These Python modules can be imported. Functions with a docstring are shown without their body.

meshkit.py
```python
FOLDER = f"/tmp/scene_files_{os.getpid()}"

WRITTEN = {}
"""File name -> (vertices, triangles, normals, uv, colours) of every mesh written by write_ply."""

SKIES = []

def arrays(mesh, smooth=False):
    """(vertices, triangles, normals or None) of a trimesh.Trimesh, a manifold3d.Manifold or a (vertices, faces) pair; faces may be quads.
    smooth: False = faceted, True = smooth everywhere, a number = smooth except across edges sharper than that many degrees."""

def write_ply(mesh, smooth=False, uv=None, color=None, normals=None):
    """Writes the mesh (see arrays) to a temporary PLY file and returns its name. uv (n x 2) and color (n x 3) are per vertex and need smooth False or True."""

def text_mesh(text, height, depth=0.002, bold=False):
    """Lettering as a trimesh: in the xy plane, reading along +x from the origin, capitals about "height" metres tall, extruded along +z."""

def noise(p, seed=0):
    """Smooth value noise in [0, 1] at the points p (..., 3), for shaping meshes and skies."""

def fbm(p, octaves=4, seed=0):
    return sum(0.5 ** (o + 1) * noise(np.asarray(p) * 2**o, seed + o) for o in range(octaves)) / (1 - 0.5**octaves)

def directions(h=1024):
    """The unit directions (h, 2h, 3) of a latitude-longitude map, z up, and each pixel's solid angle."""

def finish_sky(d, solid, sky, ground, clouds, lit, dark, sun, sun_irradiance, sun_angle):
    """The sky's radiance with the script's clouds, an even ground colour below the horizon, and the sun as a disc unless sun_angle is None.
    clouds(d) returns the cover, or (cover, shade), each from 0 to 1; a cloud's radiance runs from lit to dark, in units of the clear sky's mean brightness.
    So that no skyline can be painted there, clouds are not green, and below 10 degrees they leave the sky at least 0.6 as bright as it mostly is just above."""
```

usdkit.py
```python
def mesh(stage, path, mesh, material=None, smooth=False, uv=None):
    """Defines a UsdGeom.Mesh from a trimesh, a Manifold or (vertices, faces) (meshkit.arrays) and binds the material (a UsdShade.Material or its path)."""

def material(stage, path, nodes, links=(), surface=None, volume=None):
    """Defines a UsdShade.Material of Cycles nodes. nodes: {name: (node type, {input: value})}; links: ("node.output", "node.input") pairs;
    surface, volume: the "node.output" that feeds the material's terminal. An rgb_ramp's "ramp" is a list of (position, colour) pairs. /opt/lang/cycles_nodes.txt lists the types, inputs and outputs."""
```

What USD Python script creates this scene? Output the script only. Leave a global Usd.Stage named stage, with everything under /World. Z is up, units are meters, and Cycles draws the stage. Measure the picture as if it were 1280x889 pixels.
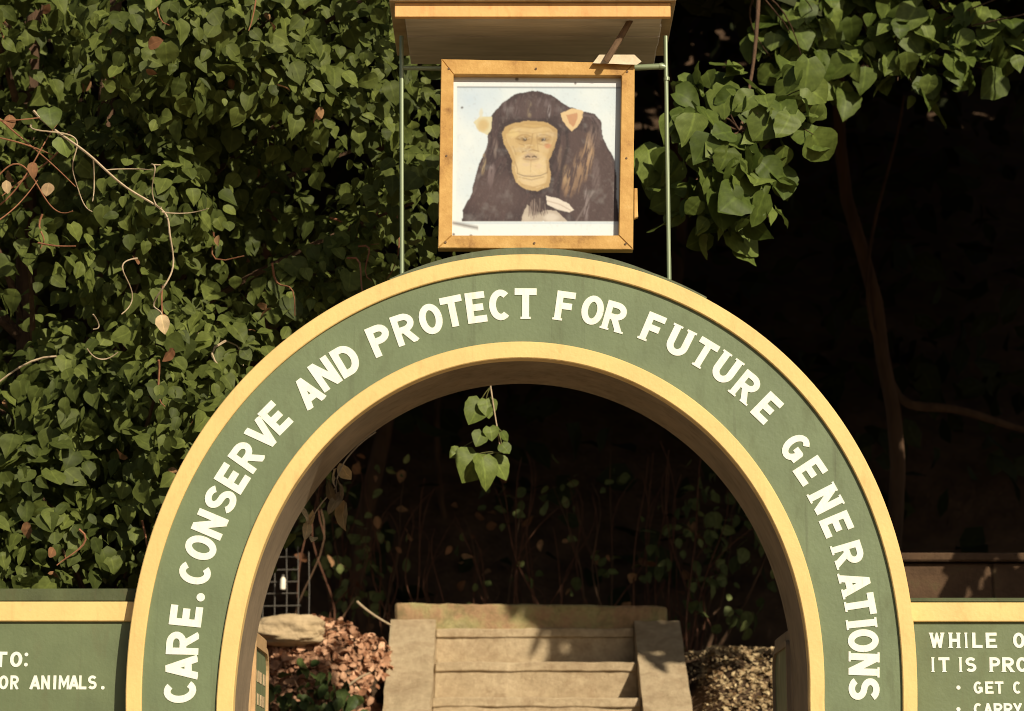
import math, random
import numpy as np, trimesh, usdkit
from meshkit import noise, fbm
from pxr import Usd, UsdGeom, UsdLux, UsdShade, Gf, Sdf, Vt
from shapely.geometry import Polygon, LineString, Point, box as sbox
from shapely import affinity, contains_xy
from shapely.ops import unary_union

# ------------------------------------------------------------------ camera, sky, sun, exposure
stage = Usd.Stage.CreateInMemory()
UsdGeom.SetStageUpAxis(stage, UsdGeom.Tokens.z)
UsdGeom.SetStageMetersPerUnit(stage, 1.0)
world = UsdGeom.Xform.Define(stage, '/World')
stage.SetDefaultPrim(world.GetPrim())
UsdGeom.Scope.Define(stage, '/World/Looks')
L = '/World/Looks/'

F_PX, HORIZON, DIST, EYE = 3000.0, 1050.0, 8.4, 1.6      # focal length and horizon in photograph pixels, metres to the arch, eye height
PITCH = math.atan((HORIZON - 444.5) / F_PX)
cam = UsdGeom.Camera.Define(stage, '/World/camera')
cam.CreateHorizontalApertureAttr(36.0)
cam.CreateVerticalApertureAttr(36.0 * 889 / 1280)
cam.CreateFocalLengthAttr(36.0 * F_PX / 1280)
cam.CreateClippingRangeAttr(Gf.Vec2f(0.1, 500))
cam.AddTranslateOp().Set(Gf.Vec3d(0, -DIST, EYE))
cam.AddRotateXOp().Set(90 + math.degrees(PITCH))
cam.CreateExposureAttr(0.3)
cam.CreateFStopAttr(4.0)
cam.CreateFocusDistanceAttr(8.7)

SUN_AZ, SUN_EL = math.radians(32), math.radians(28.5)       # to the right of the gate's front, above the horizon
SUN = np.array([math.sin(SUN_AZ) * math.cos(SUN_EL), -math.cos(SUN_AZ) * math.cos(SUN_EL), math.sin(SUN_EL)])
sun = UsdLux.DistantLight.Define(stage, '/World/sun')
sun.CreateIntensityAttr(1.2)
sun.CreateNormalizeAttr(True)
sun.CreateAngleAttr(0.5)
sun.CreateColorAttr(Gf.Vec3f(1.0, 0.89, 0.70))
zax = SUN; xax = np.cross([0, 0, 1.0], zax); xax /= np.linalg.norm(xax); yax = np.cross(zax, xax)
m4 = Gf.Matrix4d(*xax, 0, *yax, 0, *zax, 0, 0, 0, 10, 1)
sun.AddTransformOp().Set(m4)
dome = UsdLux.DomeLight.Define(stage, '/World/sky')
dome.GetPrim().SetCustomDataByKey('kind', 'structure')
sky_m = usdkit.material(stage, L + 'sky_material', {
    's': ('sky_texture', {'sky_type': 'single_scattering', 'sun_disc': False, 'sun_elevation': SUN_EL, 'sun_rotation': math.atan2(SUN[0], SUN[1]), 'aerosol_density': 2.0}),
    'b': ('background_shader', {'strength': 0.055})}, [('s.color', 'b.color')], surface='b.background')
UsdShade.MaterialBindingAPI.Apply(dome.GetPrim()).Bind(sky_m)

_cp, _sp = math.cos(PITCH), math.sin(PITCH)
def at(px, py, Y):
    """the point of the plane y = Y that the photograph shows at pixel (px, py)"""
    x, y = (px - 640) / F_PX, -(py - 444.5) / F_PX
    f, z = _cp - y * _sp, _sp + y * _cp
    k = (Y + DIST) / f
    return np.array([x * k, Y, EYE + z * k])
def pix(p):
    p = np.asarray(p, float); dx, dy, dz = p[..., 0], p[..., 1] + DIST, p[..., 2] - EYE
    f = dy * _cp + dz * _sp; u = -dy * _sp + dz * _cp
    return 640 + F_PX * dx / f, 444.5 - F_PX * u / f

# ------------------------------------------------------------------ scene helpers
_used = {}
def numbered(path):
    k = _used.get(path, -1) + 1
    _used[path] = k
    return path if k == 0 else f'{path}_{k:03d}'
def tag(p, label=None, cat=None, group=None, kind=None):
    p = p.GetPrim() if hasattr(p, 'GetPrim') else p
    for k, v in (('label', label), ('category', cat), ('group', group), ('kind', kind)):
        if v: p.SetCustomDataByKey(k, v)
    return p
def thing(name, label, cat, loc=(0, 0, 0), group=None):
    x = UsdGeom.Xform.Define(stage, numbered('/World/' + name))
    x.AddTranslateOp().Set(Gf.Vec3d(*map(float, loc)))
    tag(x, label, cat, group)
    x.loc = np.array(loc, float)
    return x
def obj(name, mesh, mat, parent=None, smooth=False, attr=None, loc=None, label=None, kind=None):
    base = parent.GetPath().pathString if parent is not None else '/World'
    off = getattr(parent, 'loc', None) if loc is None else loc
    if hasattr(mesh, 'to_mesh'):
        q = mesh.to_mesh(); mesh = (np.array(q.vert_properties[:, :3]), np.array(q.tri_verts))
    if isinstance(mesh, trimesh.Trimesh): mesh = (np.array(mesh.vertices), np.array(mesh.faces))
    v, f = np.asarray(mesh[0], float), np.asarray(mesh[1], int)
    if off is not None: v = v - off
    m = usdkit.mesh(stage, numbered(base + '/' + name), (v, f), mat, smooth=smooth)
    if attr is not None:
        for n, a in attr.items():
            UsdGeom.PrimvarsAPI(m).CreatePrimvar(n, Sdf.ValueTypeNames.Color3fArray, 'vertex').Set(Vt.Vec3fArray.FromNumpy(np.asarray(a, np.float32)))
    m.loc = off if off is not None else np.zeros(3)
    tag(m, label=label, kind=kind)
    return m
def cat(ms):
    vs, fs, n = [], [], 0
    for m in ms:
        v, f = (m.vertices, m.faces) if isinstance(m, trimesh.Trimesh) else m
        f = np.asarray(f)
        if f.shape[1] == 4: f = np.vstack([f[:, [0, 1, 2]], f[:, [0, 2, 3]]])
        vs.append(v); fs.append(f + n); n += len(v)
    return np.vstack(vs), np.vstack(fs)
def box(x0, x1, y0, y1, z0, z1, c=0.0):
    """a box with its edges chamfered by c"""
    if c <= 0:
        b = trimesh.creation.box([x1 - x0, y1 - y0, z1 - z0]); b.apply_translation([(x0 + x1) / 2, (y0 + y1) / 2, (z0 + z1) / 2]); return b
    P = []
    for sx in (0, 1):
        for sy in (0, 1):
            for sz in (0, 1):
                q = np.array([(x0, x1)[sx], (y0, y1)[sy], (z0, z1)[sz]], float)
                d = c * np.array([1 - 2 * sx, 1 - 2 * sy, 1 - 2 * sz])
                for k in range(3):
                    w = q + d; w[k] = q[k]; P.append(w)
    return trimesh.convex.convex_hull(np.array(P))
def tube(pts, radii, n=7):
    pts = np.asarray(pts, float); radii = np.broadcast_to(radii, len(pts))
    T = np.gradient(pts, axis=0); T /= np.linalg.norm(T, axis=1, keepdims=True)
    up = np.array([0.31, 0.87, 0.2]); V = []
    for p, t, r in zip(pts, T, radii):
        a = np.cross(t, up); a /= np.linalg.norm(a); b = np.cross(t, a)
        for k in range(n):
            g = 2 * math.pi * k / n
            V.append(p + r * (math.cos(g) * a + math.sin(g) * b))
    Fc = []
    for i in range(len(pts) - 1):
        for k in range(n):
            A, B = i * n + k, i * n + (k + 1) % n
            Fc += [[A, B + n, B], [A, A + n, B + n]]
    V += [pts[0], pts[-1]]; e0, e1 = len(V) - 2, len(V) - 1; m = (len(pts) - 1) * n
    for k in range(n):
        Fc += [[e0, k, (k + 1) % n], [e1, m + (k + 1) % n, m + k]]
    return np.array(V), np.array(Fc)
def spline(pts, n):
    from scipy.interpolate import CubicSpline
    pts = np.asarray(pts, float); s = np.r_[0, np.cumsum(np.linalg.norm(np.diff(pts, axis=0), axis=1))]
    return CubicSpline(s, pts)(np.linspace(0, s[-1], n))
def prism(poly, y0, y1, X=None):
    """a shapely polygon of the xz plane, extruded from y0 (front) to y1 (back)"""
    out = []
    for g in getattr(poly, 'geoms', [poly]):
        if g.is_empty or g.area < 1e-9: continue
        m = trimesh.creation.extrude_polygon(g, y1 - y0, engine='earcut')
        v = np.array(m.vertices); v = np.stack([v[:, 0], y1 - v[:, 2], v[:, 1]], 1)
        out.append((v, np.array(m.faces)))
    return cat(out)

# ------------------------------------------------------------------ materials
def paint(name, color, rough=0.6, var=0.16, scale=6.0, bump=0.25, stain=(0.16, 0.13, 0.08), stain_amt=0.35, bscale=70.0, drip=0.35, chip=0.5):
    """weathered masonry or board paint: patchy tone, dirt stains, rain drips, small chips, fine relief"""
    c = np.array(color)
    return usdkit.material(stage, L + name, {
        'g': ('geometry', {}),
        'mp': ('mapping', {'scale': (1, 1, 0.35)}), 'md': ('mapping', {'scale': (26, 26, 0.9)}),
        'n1': ('noise_texture', {'scale': scale, 'detail': 5.0, 'roughness': 0.6}),
        'r1': ('rgb_ramp', {'ramp': [(0.3, tuple(c * (1 - var))), (0.5, tuple(c)), (0.72, tuple(np.minimum(c * (1 + var), 0.9)))]}),
        'n2': ('noise_texture', {'scale': scale * 3.1, 'detail': 7.0, 'roughness': 0.7}),
        'r2': ('rgb_ramp', {'ramp': [(0.54, (0, 0, 0)), (0.74, (stain_amt,) * 3)]}),
        'mx': ('mix_color', {'blend_type': 'mix', 'b': stain}),
        'n4': ('noise_texture', {'scale': 1.0, 'detail': 5.0, 'roughness': 0.7}),
        'r4': ('rgb_ramp', {'ramp': [(0.58, (0, 0, 0)), (0.75, (drip,) * 3)]}),
        'mz': ('mix_color', {'blend_type': 'mix', 'b': tuple(np.array(stain) * 0.8)}),
        'n5': ('noise_texture', {'scale': 38.0, 'detail': 6.0, 'roughness': 0.7}),
        'r5': ('rgb_ramp', {'ramp': [(0.685, (0, 0, 0)), (0.70, (chip,) * 3)]}),
        'mc': ('mix_color', {'blend_type': 'mix', 'b': tuple(np.minimum(np.mean(c) * 0.5 + c * 0.4, 0.8))}),
        'n3': ('noise_texture', {'scale': bscale, 'detail': 4.0}),
        'ad': ('math', {'math_type': 'multiply_add', 'value2': -1.2}),
        'b': ('bump', {'strength': bump, 'distance': 0.004}),
        'rr': ('map_range', {'from_min': 0.3, 'from_max': 0.7, 'to_min': rough - 0.12, 'to_max': rough + 0.15}),
        'p': ('principled_bsdf', {'specular_ior_level': 0.35})},
        [('g.position', 'mp.vector'), ('g.position', 'md.vector'), ('g.position', 'n1.vector'), ('mp.vector', 'n2.vector'), ('md.vector', 'n4.vector'), ('g.position', 'n5.vector'), ('g.position', 'n3.vector'),
         ('n1.fac', 'r1.fac'), ('n2.fac', 'r2.fac'), ('r1.color', 'mx.a'), ('r2.color', 'mx.fac'), ('mx.result', 'mz.a'), ('n4.fac', 'r4.fac'), ('r4.color', 'mz.fac'),
         ('n5.fac', 'r5.fac'), ('r5.color', 'mc.fac'), ('mz.result', 'mc.a'), ('mc.result', 'p.base_color'), ('n2.fac', 'rr.value'), ('rr.result', 'p.roughness'),
         ('r5.color', 'ad.value1'), ('n3.fac', 'ad.value3'), ('ad.value', 'b.height'), ('b.normal', 'p.normal')], surface='p.BSDF')
def leaf_mat(name, dark, light, rough=0.5, trans=0.25, vein=1.35):
    """attribute leafuv: r across (1 on the midrib), g along, b the leaf's own tone"""
    d, l = np.array(dark), np.array(light)
    return usdkit.material(stage, L + name, {
        'a': ('attribute', {'attribute': 'leafuv'}), 's': ('separate_color', {}),
        'r': ('rgb_ramp', {'ramp': [(0.0, tuple(d)), (0.6, tuple((d + l) / 2)), (1.0, tuple(l))]}),
        'rv': ('rgb_ramp', {'ramp': [(0.88, (0, 0, 0)), (0.97, (1, 1, 1))]}),
        'm1': ('math', {'math_type': 'multiply_add', 'value2': 0.55, 'value3': 0.0}),
        'm2': ('math', {'math_type': 'add'}), 'm3': ('math', {'math_type': 'multiply', 'value2': 44.0}), 'm4': ('math', {'math_type': 'sine'}),
        'r4': ('rgb_ramp', {'ramp': [(0.9, (0, 0, 0)), (1.0, (0.5, 0.5, 0.5))]}),
        'mx': ('math', {'math_type': 'maximum'}),
        'vc': ('mix_color', {'blend_type': 'multiply', 'fac': 1.0, 'b': (vein, vein, vein * 0.95)}),
        'mm': ('mix_color', {}),
        'g': ('geometry', {}), 'n': ('noise_texture', {'scale': 40.0, 'detail': 3.0}),
        'rn': ('rgb_ramp', {'ramp': [(0.3, (0.75, 0.75, 0.7)), (0.7, (1.15, 1.12, 1.1))]}),
        'mn': ('mix_color', {'blend_type': 'multiply', 'fac': 1.0}),
        'p': ('principled_bsdf', {'roughness': rough, 'specular_ior_level': 0.16}),
        't': ('translucent_bsdf', {}), 'x': ('mix_closure', {'fac': trans})},
        [('a.color', 's.color'), ('s.b', 'r.fac'), ('s.r', 'rv.fac'), ('s.r', 'm1.value1'), ('m1.value', 'm2.value1'), ('s.g', 'm2.value2'),
         ('m2.value', 'm3.value1'), ('m3.value', 'm4.value1'), ('m4.value', 'r4.fac'), ('rv.color', 'mx.value1'), ('r4.color', 'mx.value2'),
         ('r.color', 'vc.a'), ('mx.value', 'mm.fac'), ('r.color', 'mm.a'), ('vc.result', 'mm.b'), ('g.position', 'n.vector'), ('n.fac', 'rn.fac'),
         ('mm.result', 'mn.a'), ('rn.color', 'mn.b'), ('mn.result', 'p.base_color'), ('mn.result', 't.color'),
         ('p.BSDF', 'x.closure1'), ('t.BSDF', 'x.closure2')], surface='x.closure')
def rough_mat(name, stops, scale=8.0, rough=0.9, bump=0.6, bdist=0.02, bscale=25.0, stretch=(1, 1, 1)):
    return usdkit.material(stage, L + name, {
        'g': ('geometry', {}), 'mp': ('mapping', {'scale': stretch}), 'n': ('noise_texture', {'scale': scale, 'detail': 7.0, 'roughness': 0.65}),
        'r': ('rgb_ramp', {'ramp': stops}), 'n2': ('noise_texture', {'scale': bscale, 'detail': 6.0, 'roughness': 0.65}),
        'b': ('bump', {'strength': bump, 'distance': bdist}), 'p': ('principled_bsdf', {'roughness': rough, 'specular_ior_level': 0.2})},
        [('g.position', 'mp.vector'), ('mp.vector', 'n.vector'), ('mp.vector', 'n2.vector'), ('n.fac', 'r.fac'), ('r.color', 'p.base_color'), ('n2.fac', 'b.height'), ('b.normal', 'p.normal')], surface='p.BSDF')

M = {}
M['green'] = paint('green_paint', (0.125, 0.160, 0.082), 0.55, 0.13, 4.0, 0.22, (0.075, 0.080, 0.04), 0.45, drip=0.5)
M['wall_green'] = paint('wall_green_paint', (0.112, 0.140, 0.068), 0.6, 0.14, 5.0, 0.25, (0.11, 0.10, 0.05), 0.4)
M['cap_green'] = paint('coping_green_paint', (0.062, 0.074, 0.03), 0.7, 0.25, 8.0, 0.4, (0.08, 0.06, 0.03), 0.6)
M['yellow'] = paint('yellow_paint', (0.64, 0.445, 0.17), 0.55, 0.09, 5.0, 0.25, (0.36, 0.22, 0.08), 0.4, drip=0.22)
M['orange'] = paint('fascia_paint', (0.62, 0.34, 0.12), 0.6, 0.14, 8.0, 0.25, (0.35, 0.16, 0.06), 0.5)
M['white'] = paint('letter_paint', (0.74, 0.75, 0.64), 0.55, 0.06, 20.0, 0.15, (0.42, 0.42, 0.28), 0.4, chip=0.7)
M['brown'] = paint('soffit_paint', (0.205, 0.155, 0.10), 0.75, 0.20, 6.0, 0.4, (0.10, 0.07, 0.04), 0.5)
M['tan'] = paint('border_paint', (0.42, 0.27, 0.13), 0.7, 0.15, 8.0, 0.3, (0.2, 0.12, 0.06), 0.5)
M['board'] = rough_mat('under_board', [(0.3, (0.40, 0.355, 0.285)), (0.7, (0.54, 0.485, 0.40))], 5.0, 0.8, 0.3, 0.004, 40.0, (1, 6, 1))
M['frame'] = rough_mat('frame_wood', [(0.25, (0.20, 0.095, 0.03)), (0.42, (0.42, 0.235, 0.07)), (0.6, (0.50, 0.30, 0.095)), (0.8, (0.60, 0.40, 0.16))], 11.0, 0.6, 0.5, 0.004, 60.0, (1, 1, 1))
M['stick'] = rough_mat('grey_wood', [(0.3, (0.10, 0.06, 0.035)), (0.7, (0.19, 0.12, 0.07))], 20.0, 0.85, 0.5, 0.004, 80.0)
M['pale'] = rough_mat('pale_wood', [(0.3, (0.50, 0.41, 0.28)), (0.7, (0.70, 0.60, 0.43))], 25.0, 0.8, 0.3, 0.003, 90.0)
M['post'] = usdkit.material(stage, L + 'post_paint', {'p': ('principled_bsdf', {'base_color': (0.20, 0.24, 0.14), 'roughness': 0.36, 'metallic': 0.2})}, [], surface='p.BSDF')
M['dark_metal'] = paint('saddle_paint', (0.085, 0.10, 0.05), 0.6, 0.25, 10.0, 0.3, (0.07, 0.05, 0.03), 0.5)
M['sheet'] = rough_mat('roof_sheet', [(0.3, (0.30, 0.20, 0.11)), (0.7, (0.45, 0.36, 0.22))], 12.0, 0.6, 0.2)
def concrete(name, stops, dirt, sc=3.2):
    return usdkit.material(stage, L + name, {
        'g': ('geometry', {}), 'n': ('noise_texture', {'scale': sc, 'detail': 8.0, 'roughness': 0.7}), 'r': ('rgb_ramp', {'ramp': stops}),
        'n2': ('noise_texture', {'scale': 6.5, 'detail': 8.0, 'roughness': 0.72, 'distortion': 0.6}), 'r2': ('rgb_ramp', {'ramp': [(0.50, (0, 0, 0)), (0.62, (0.5, 0.5, 0.5))]}),
        'm': ('mix_color', {'b': dirt}), 'n3': ('noise_texture', {'scale': 60.0, 'detail': 7.0, 'roughness': 0.75}), 'b': ('bump', {'strength': 0.8, 'distance': 0.010}),
        'n4': ('noise_texture', {'scale': 24.0, 'detail': 6.0, 'roughness': 0.75}), 'r4': ('rgb_ramp', {'ramp': [(0.3, (0.78, 0.76, 0.72)), (0.7, (1.12, 1.12, 1.1))]}), 'm4': ('mix_color', {'blend_type': 'multiply', 'fac': 1.0}),
        'p': ('principled_bsdf', {'roughness': 0.92, 'specular_ior_level': 0.2})},
        [('g.position', 'n.vector'), ('g.position', 'n2.vector'), ('g.position', 'n3.vector'), ('g.position', 'n4.vector'), ('n.fac', 'r.fac'), ('n2.fac', 'r2.fac'), ('r.color', 'm.a'), ('r2.color', 'm.fac'),
         ('m.result', 'm4.a'), ('n4.fac', 'r4.fac'), ('r4.color', 'm4.b'), ('m4.result', 'p.base_color'), ('n3.fac', 'b.height'), ('b.normal', 'p.normal')], surface='p.BSDF')
M['concrete'] = concrete('stair_concrete', [(0.25, (0.33, 0.25, 0.155)), (0.5, (0.43, 0.335, 0.215)), (0.8, (0.52, 0.42, 0.28))], (0.27, 0.185, 0.11))
M['concrete_old'] = concrete('slab_concrete', [(0.25, (0.20, 0.14, 0.07)), (0.45, (0.36, 0.23, 0.13)), (0.6, (0.34, 0.30, 0.14)), (0.8, (0.44, 0.35, 0.22))], (0.15, 0.13, 0.06), 5.0)
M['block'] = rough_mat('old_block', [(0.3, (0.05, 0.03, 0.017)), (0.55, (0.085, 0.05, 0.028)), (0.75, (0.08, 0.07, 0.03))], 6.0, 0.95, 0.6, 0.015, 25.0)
M['soil'] = rough_mat('soil', [(0.25, (0.05, 0.030, 0.018)), (0.5, (0.09, 0.055, 0.032)), (0.75, (0.14, 0.085, 0.05))], 4.0, 0.95, 0.9, 0.04, 18.0)
M['forecourt'] = rough_mat('forecourt_dust', [(0.25, (0.26, 0.19, 0.12)), (0.75, (0.36, 0.27, 0.175))], 1.5, 0.95, 0.6, 0.02, 18.0)
M['stone'] = rough_mat('pale_stone', [(0.25, (0.34, 0.25, 0.14)), (0.75, (0.55, 0.42, 0.26))], 9.0, 0.9, 0.6, 0.015, 35.0)
M['bark'] = rough_mat('bark', [(0.3, (0.05, 0.030, 0.018)), (0.7, (0.13, 0.075, 0.042))], 9.0, 0.9, 0.9, 0.02, 26.0, (1, 1, 0.25))
M['twig'] = rough_mat('dry_twig', [(0.3, (0.28, 0.20, 0.12)), (0.7, (0.48, 0.38, 0.25))], 30.0, 0.8, 0.3, 0.003, 60.0)
M['red_twig'] = rough_mat('red_twig', [(0.3, (0.16, 0.06, 0.03)), (0.7, (0.30, 0.14, 0.07))], 30.0, 0.8, 0.3, 0.003, 60.0)
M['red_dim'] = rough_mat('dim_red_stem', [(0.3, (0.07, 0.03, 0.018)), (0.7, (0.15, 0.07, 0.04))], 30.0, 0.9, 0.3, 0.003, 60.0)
M['wire'] = usdkit.material(stage, L + 'galvanised_wire', {'p': ('principled_bsdf', {'base_color': (0.13, 0.115, 0.095), 'roughness': 0.7, 'metallic': 0.3})}, [], surface='p.BSDF')
M['plastic'] = usdkit.material(stage, L + 'white_plastic', {'p': ('principled_bsdf', {'base_color': (0.8, 0.74, 0.60), 'roughness': 0.4})}, [], surface='p.BSDF')
M['fern_stalk'] = rough_mat('green_stalk', [(0.3, (0.10, 0.10, 0.03)), (0.7, (0.18, 0.17, 0.06))], 20.0, 0.6, 0.2)
M['leaf'] = leaf_mat('green_leaf', (0.056, 0.074, 0.018), (0.158, 0.192, 0.046), 0.55, 0.38)
M['leaf_big'] = leaf_mat('heart_leaf', (0.052, 0.078, 0.014), (0.135, 0.175, 0.040), 0.5, 0.25, 1.4)
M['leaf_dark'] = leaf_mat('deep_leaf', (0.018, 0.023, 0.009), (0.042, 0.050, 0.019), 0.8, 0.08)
M['leaf_dead'] = leaf_mat('dead_leaf', (0.15, 0.065, 0.03), (0.34, 0.20, 0.10), 0.8, 0.15)
M['leaf_red'] = leaf_mat('red_litter', (0.26, 0.12, 0.065), (0.66, 0.40, 0.26), 0.8, 0.1)
M['leaf_tan'] = leaf_mat('tan_litter', (0.17, 0.10, 0.05), (0.62, 0.49, 0.29), 0.8, 0.1)
M['bush'] = leaf_mat('bush_leaf', (0.07, 0.09, 0.03), (0.19, 0.22, 0.08), 0.6, 0.2)
M['fern'] = leaf_mat('fern_leaf', (0.035, 0.058, 0.018), (0.10, 0.13, 0.040), 0.5, 0.2)
M['paint_pic'] = usdkit.material(stage, L + 'picture_paint', {
    'a': ('attribute', {'attribute': 'tint'}), 'g': ('geometry', {}), 'n': ('noise_texture', {'scale': 120.0, 'detail': 4.0}),
    'b': ('bump', {'strength': 0.15, 'distance': 0.002}), 'p': ('principled_bsdf', {'roughness': 0.5, 'specular_ior_level': 0.3})},
    [('a.color', 'p.base_color'), ('g.position', 'n.vector'), ('n.fac', 'b.height'), ('b.normal', 'p.normal')], surface='p.BSDF')

# ------------------------------------------------------------------ ground
STAIR_SLOPE = 0.66
def ground_z(x, y):
    x, y = np.asarray(x, float), np.asarray(y, float)
    z = np.clip((y - 1.35) * STAIR_SLOPE, 0, 2.74)
    z = z + np.clip((y - 8.2) * 1.0, 0, 9.0) + np.clip((y - 17.2) * 0.15, 0, 6)
    b = np.clip((y - 1.3) / 1.5, 0, 1)
    n = fbm(np.stack([x * 0.9, y * 0.9, np.zeros_like(x)], -1), 4, 3) - 0.5
    side = np.clip((np.abs(x - 0.14) - 0.9) / 0.6, 0, 1)
    cut = np.clip((1.02 - np.abs(x - 0.14)) / 0.12, 0, 1) * np.clip((6.1 - y) / 0.3, 0, 1) * np.clip((y - 1.0) / 0.5, 0, 1)
    return z + b * (n * 0.22 * side - 0.06) - 0.32 * cut
gx = np.unique(np.r_[np.linspace(-150, -8, 18), np.linspace(-8, 8, 110), np.linspace(8, 150, 18)])
gy = np.unique(np.r_[np.linspace(-150, -10, 14), np.linspace(-10, 1, 16), np.linspace(1, 18, 120), np.linspace(18.5, 150, 20)])
GX, GY = np.meshgrid(gx, gy)
GZ = ground_z(GX, GY)
idx = np.arange(GX.size).reshape(GX.shape)
quads = np.stack([idx[:-1, :-1], idx[:-1, 1:], idx[1:, 1:], idx[1:, :-1]], -1).reshape(-1, 4)
gv = np.stack([GX.ravel(), GY.ravel(), GZ.ravel()], 1)
tag(obj('ground', cat([(gv, quads)]), M['soil'], smooth=True), kind='structure')
tag(obj('forecourt', box(-12, 12, -14, -0.02, -0.05, 0.012), M['forecourt']), kind='structure')

# ------------------------------------------------------------------ the arch
CX, _, CZ = at(651, 818, 0)
def polar(points, deg, base=None):
    q = np.array([at(x, y, 0) for x, y in points]); th = np.arctan2(q[:, 2] - CZ, q[:, 0] - CX)
    th = np.where(th < -math.pi / 2, th + 2 * math.pi, th); r = np.hypot(q[:, 0] - CX, q[:, 2] - CZ)
    t = (th - math.pi / 2) / (math.pi / 2)
    if base is not None: r = base(th) - r
    c = np.polyfit(t, r, deg)
    f = lambda a: np.polyval(c, (a - math.pi / 2) / (math.pi / 2))
    return f if base is None else (lambda a: base(a) - f(a))
rO = polar([(260,526),(390.5,400),(300.5,478.7),(235.4,560),(193.7,654.5),(167.4,760),(400,393.4),(521.5,337),(600,321.4),(740,327),(839,352.7),(940,406.7),(929.5,400),(999,458.5),(1080,575.5),(1070,560),(1115,654.5),(1141,749),(156.5,889),(1146,889),(647,318.4)], 6)
rA = polar([(260,559.7),(426.5,400),(600,340.5),(1046.6,560),(1122,760),(178,889),(1130,889)], 2, rO)
rB = polar([(346.6,600),(460,484.4),(600,430.5),(740,438),(879.5,510),(960,600.5),(1022,760),(269.6,889),(1030,889)], 5)
rC = polar([(370,600),(460,510),(600,451),(1002.7,760),(960,638.7),(291,889),(1011.6,889),(657,448.7)], 2, rB)
TH = np.radians(np.linspace(-8.5, 188.5, 121))
def curve(r, off=0.0):
    rr = r(TH) + off
    p = np.stack([CX + rr * np.cos(TH), CZ + rr * np.sin(TH)], 1)
    lo = np.array([[p[0, 0] + (p[0, 0] - p[3, 0]) * 0.3, -0.05]]); hi = np.array([[p[-1, 0] + (p[-1, 0] - p[-4, 0]) * 0.3, -0.05]])
    return np.vstack([lo, p, hi])
def band(outer, inner, y0, y1, bev=0.0):
    """the solid between two curves, from y0 (front) to y1 (back), its front edges bevelled"""
    n = len(outer); rows = []
    d = outer - inner; d = d / np.linalg.norm(d, axis=1, keepdims=True)
    def row(c, y): rows.append(np.stack([c[:, 0], np.full(n, y), c[:, 1]], 1))
    row(outer, y1); row(outer, y0 + bev)
    if bev: row(outer - d * bev, y0); row(inner + d * bev, y0)
    row(inner, y0 + bev); row(inner, y1)
    k = len(rows); V = np.vstack(rows); Fc = []
    for a in range(k):
        b = (a + 1) % k
        for i in range(n - 1):
            A, B, C_, D_ = a * n + i, a * n + i + 1, b * n + i + 1, b * n + i
            Fc.append([A, B, C_, D_])
    f = np.array(Fc)[:, ::-1]
    return cat([(V, f)])
AD = 0.50
arch = thing('arch_gateway', 'green round arch gateway with yellow edge bands and white painted wording', 'archway', (CX, 0.25, 0))
obj('arch_body', band(curve(rO, -0.004), curve(rC, 0.008), 0.013, AD), M['green'], arch, 40)
obj('edge_band', band(curve(rO), curve(rA), -0.001, 0.06, 0.003), M['yellow'], arch, 40, label='yellow outer band along the top of the arch')
obj('edge_band', band(curve(rB), curve(rC), 0.0, 0.06, 0.003), M['yellow'], arch, 40, label='yellow inner band round the opening')
obj('soffit', band(curve(rC, 0.007), curve(rC, 0.001), 0.061, AD + 0.003), M['brown'], arch, 40)

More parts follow.
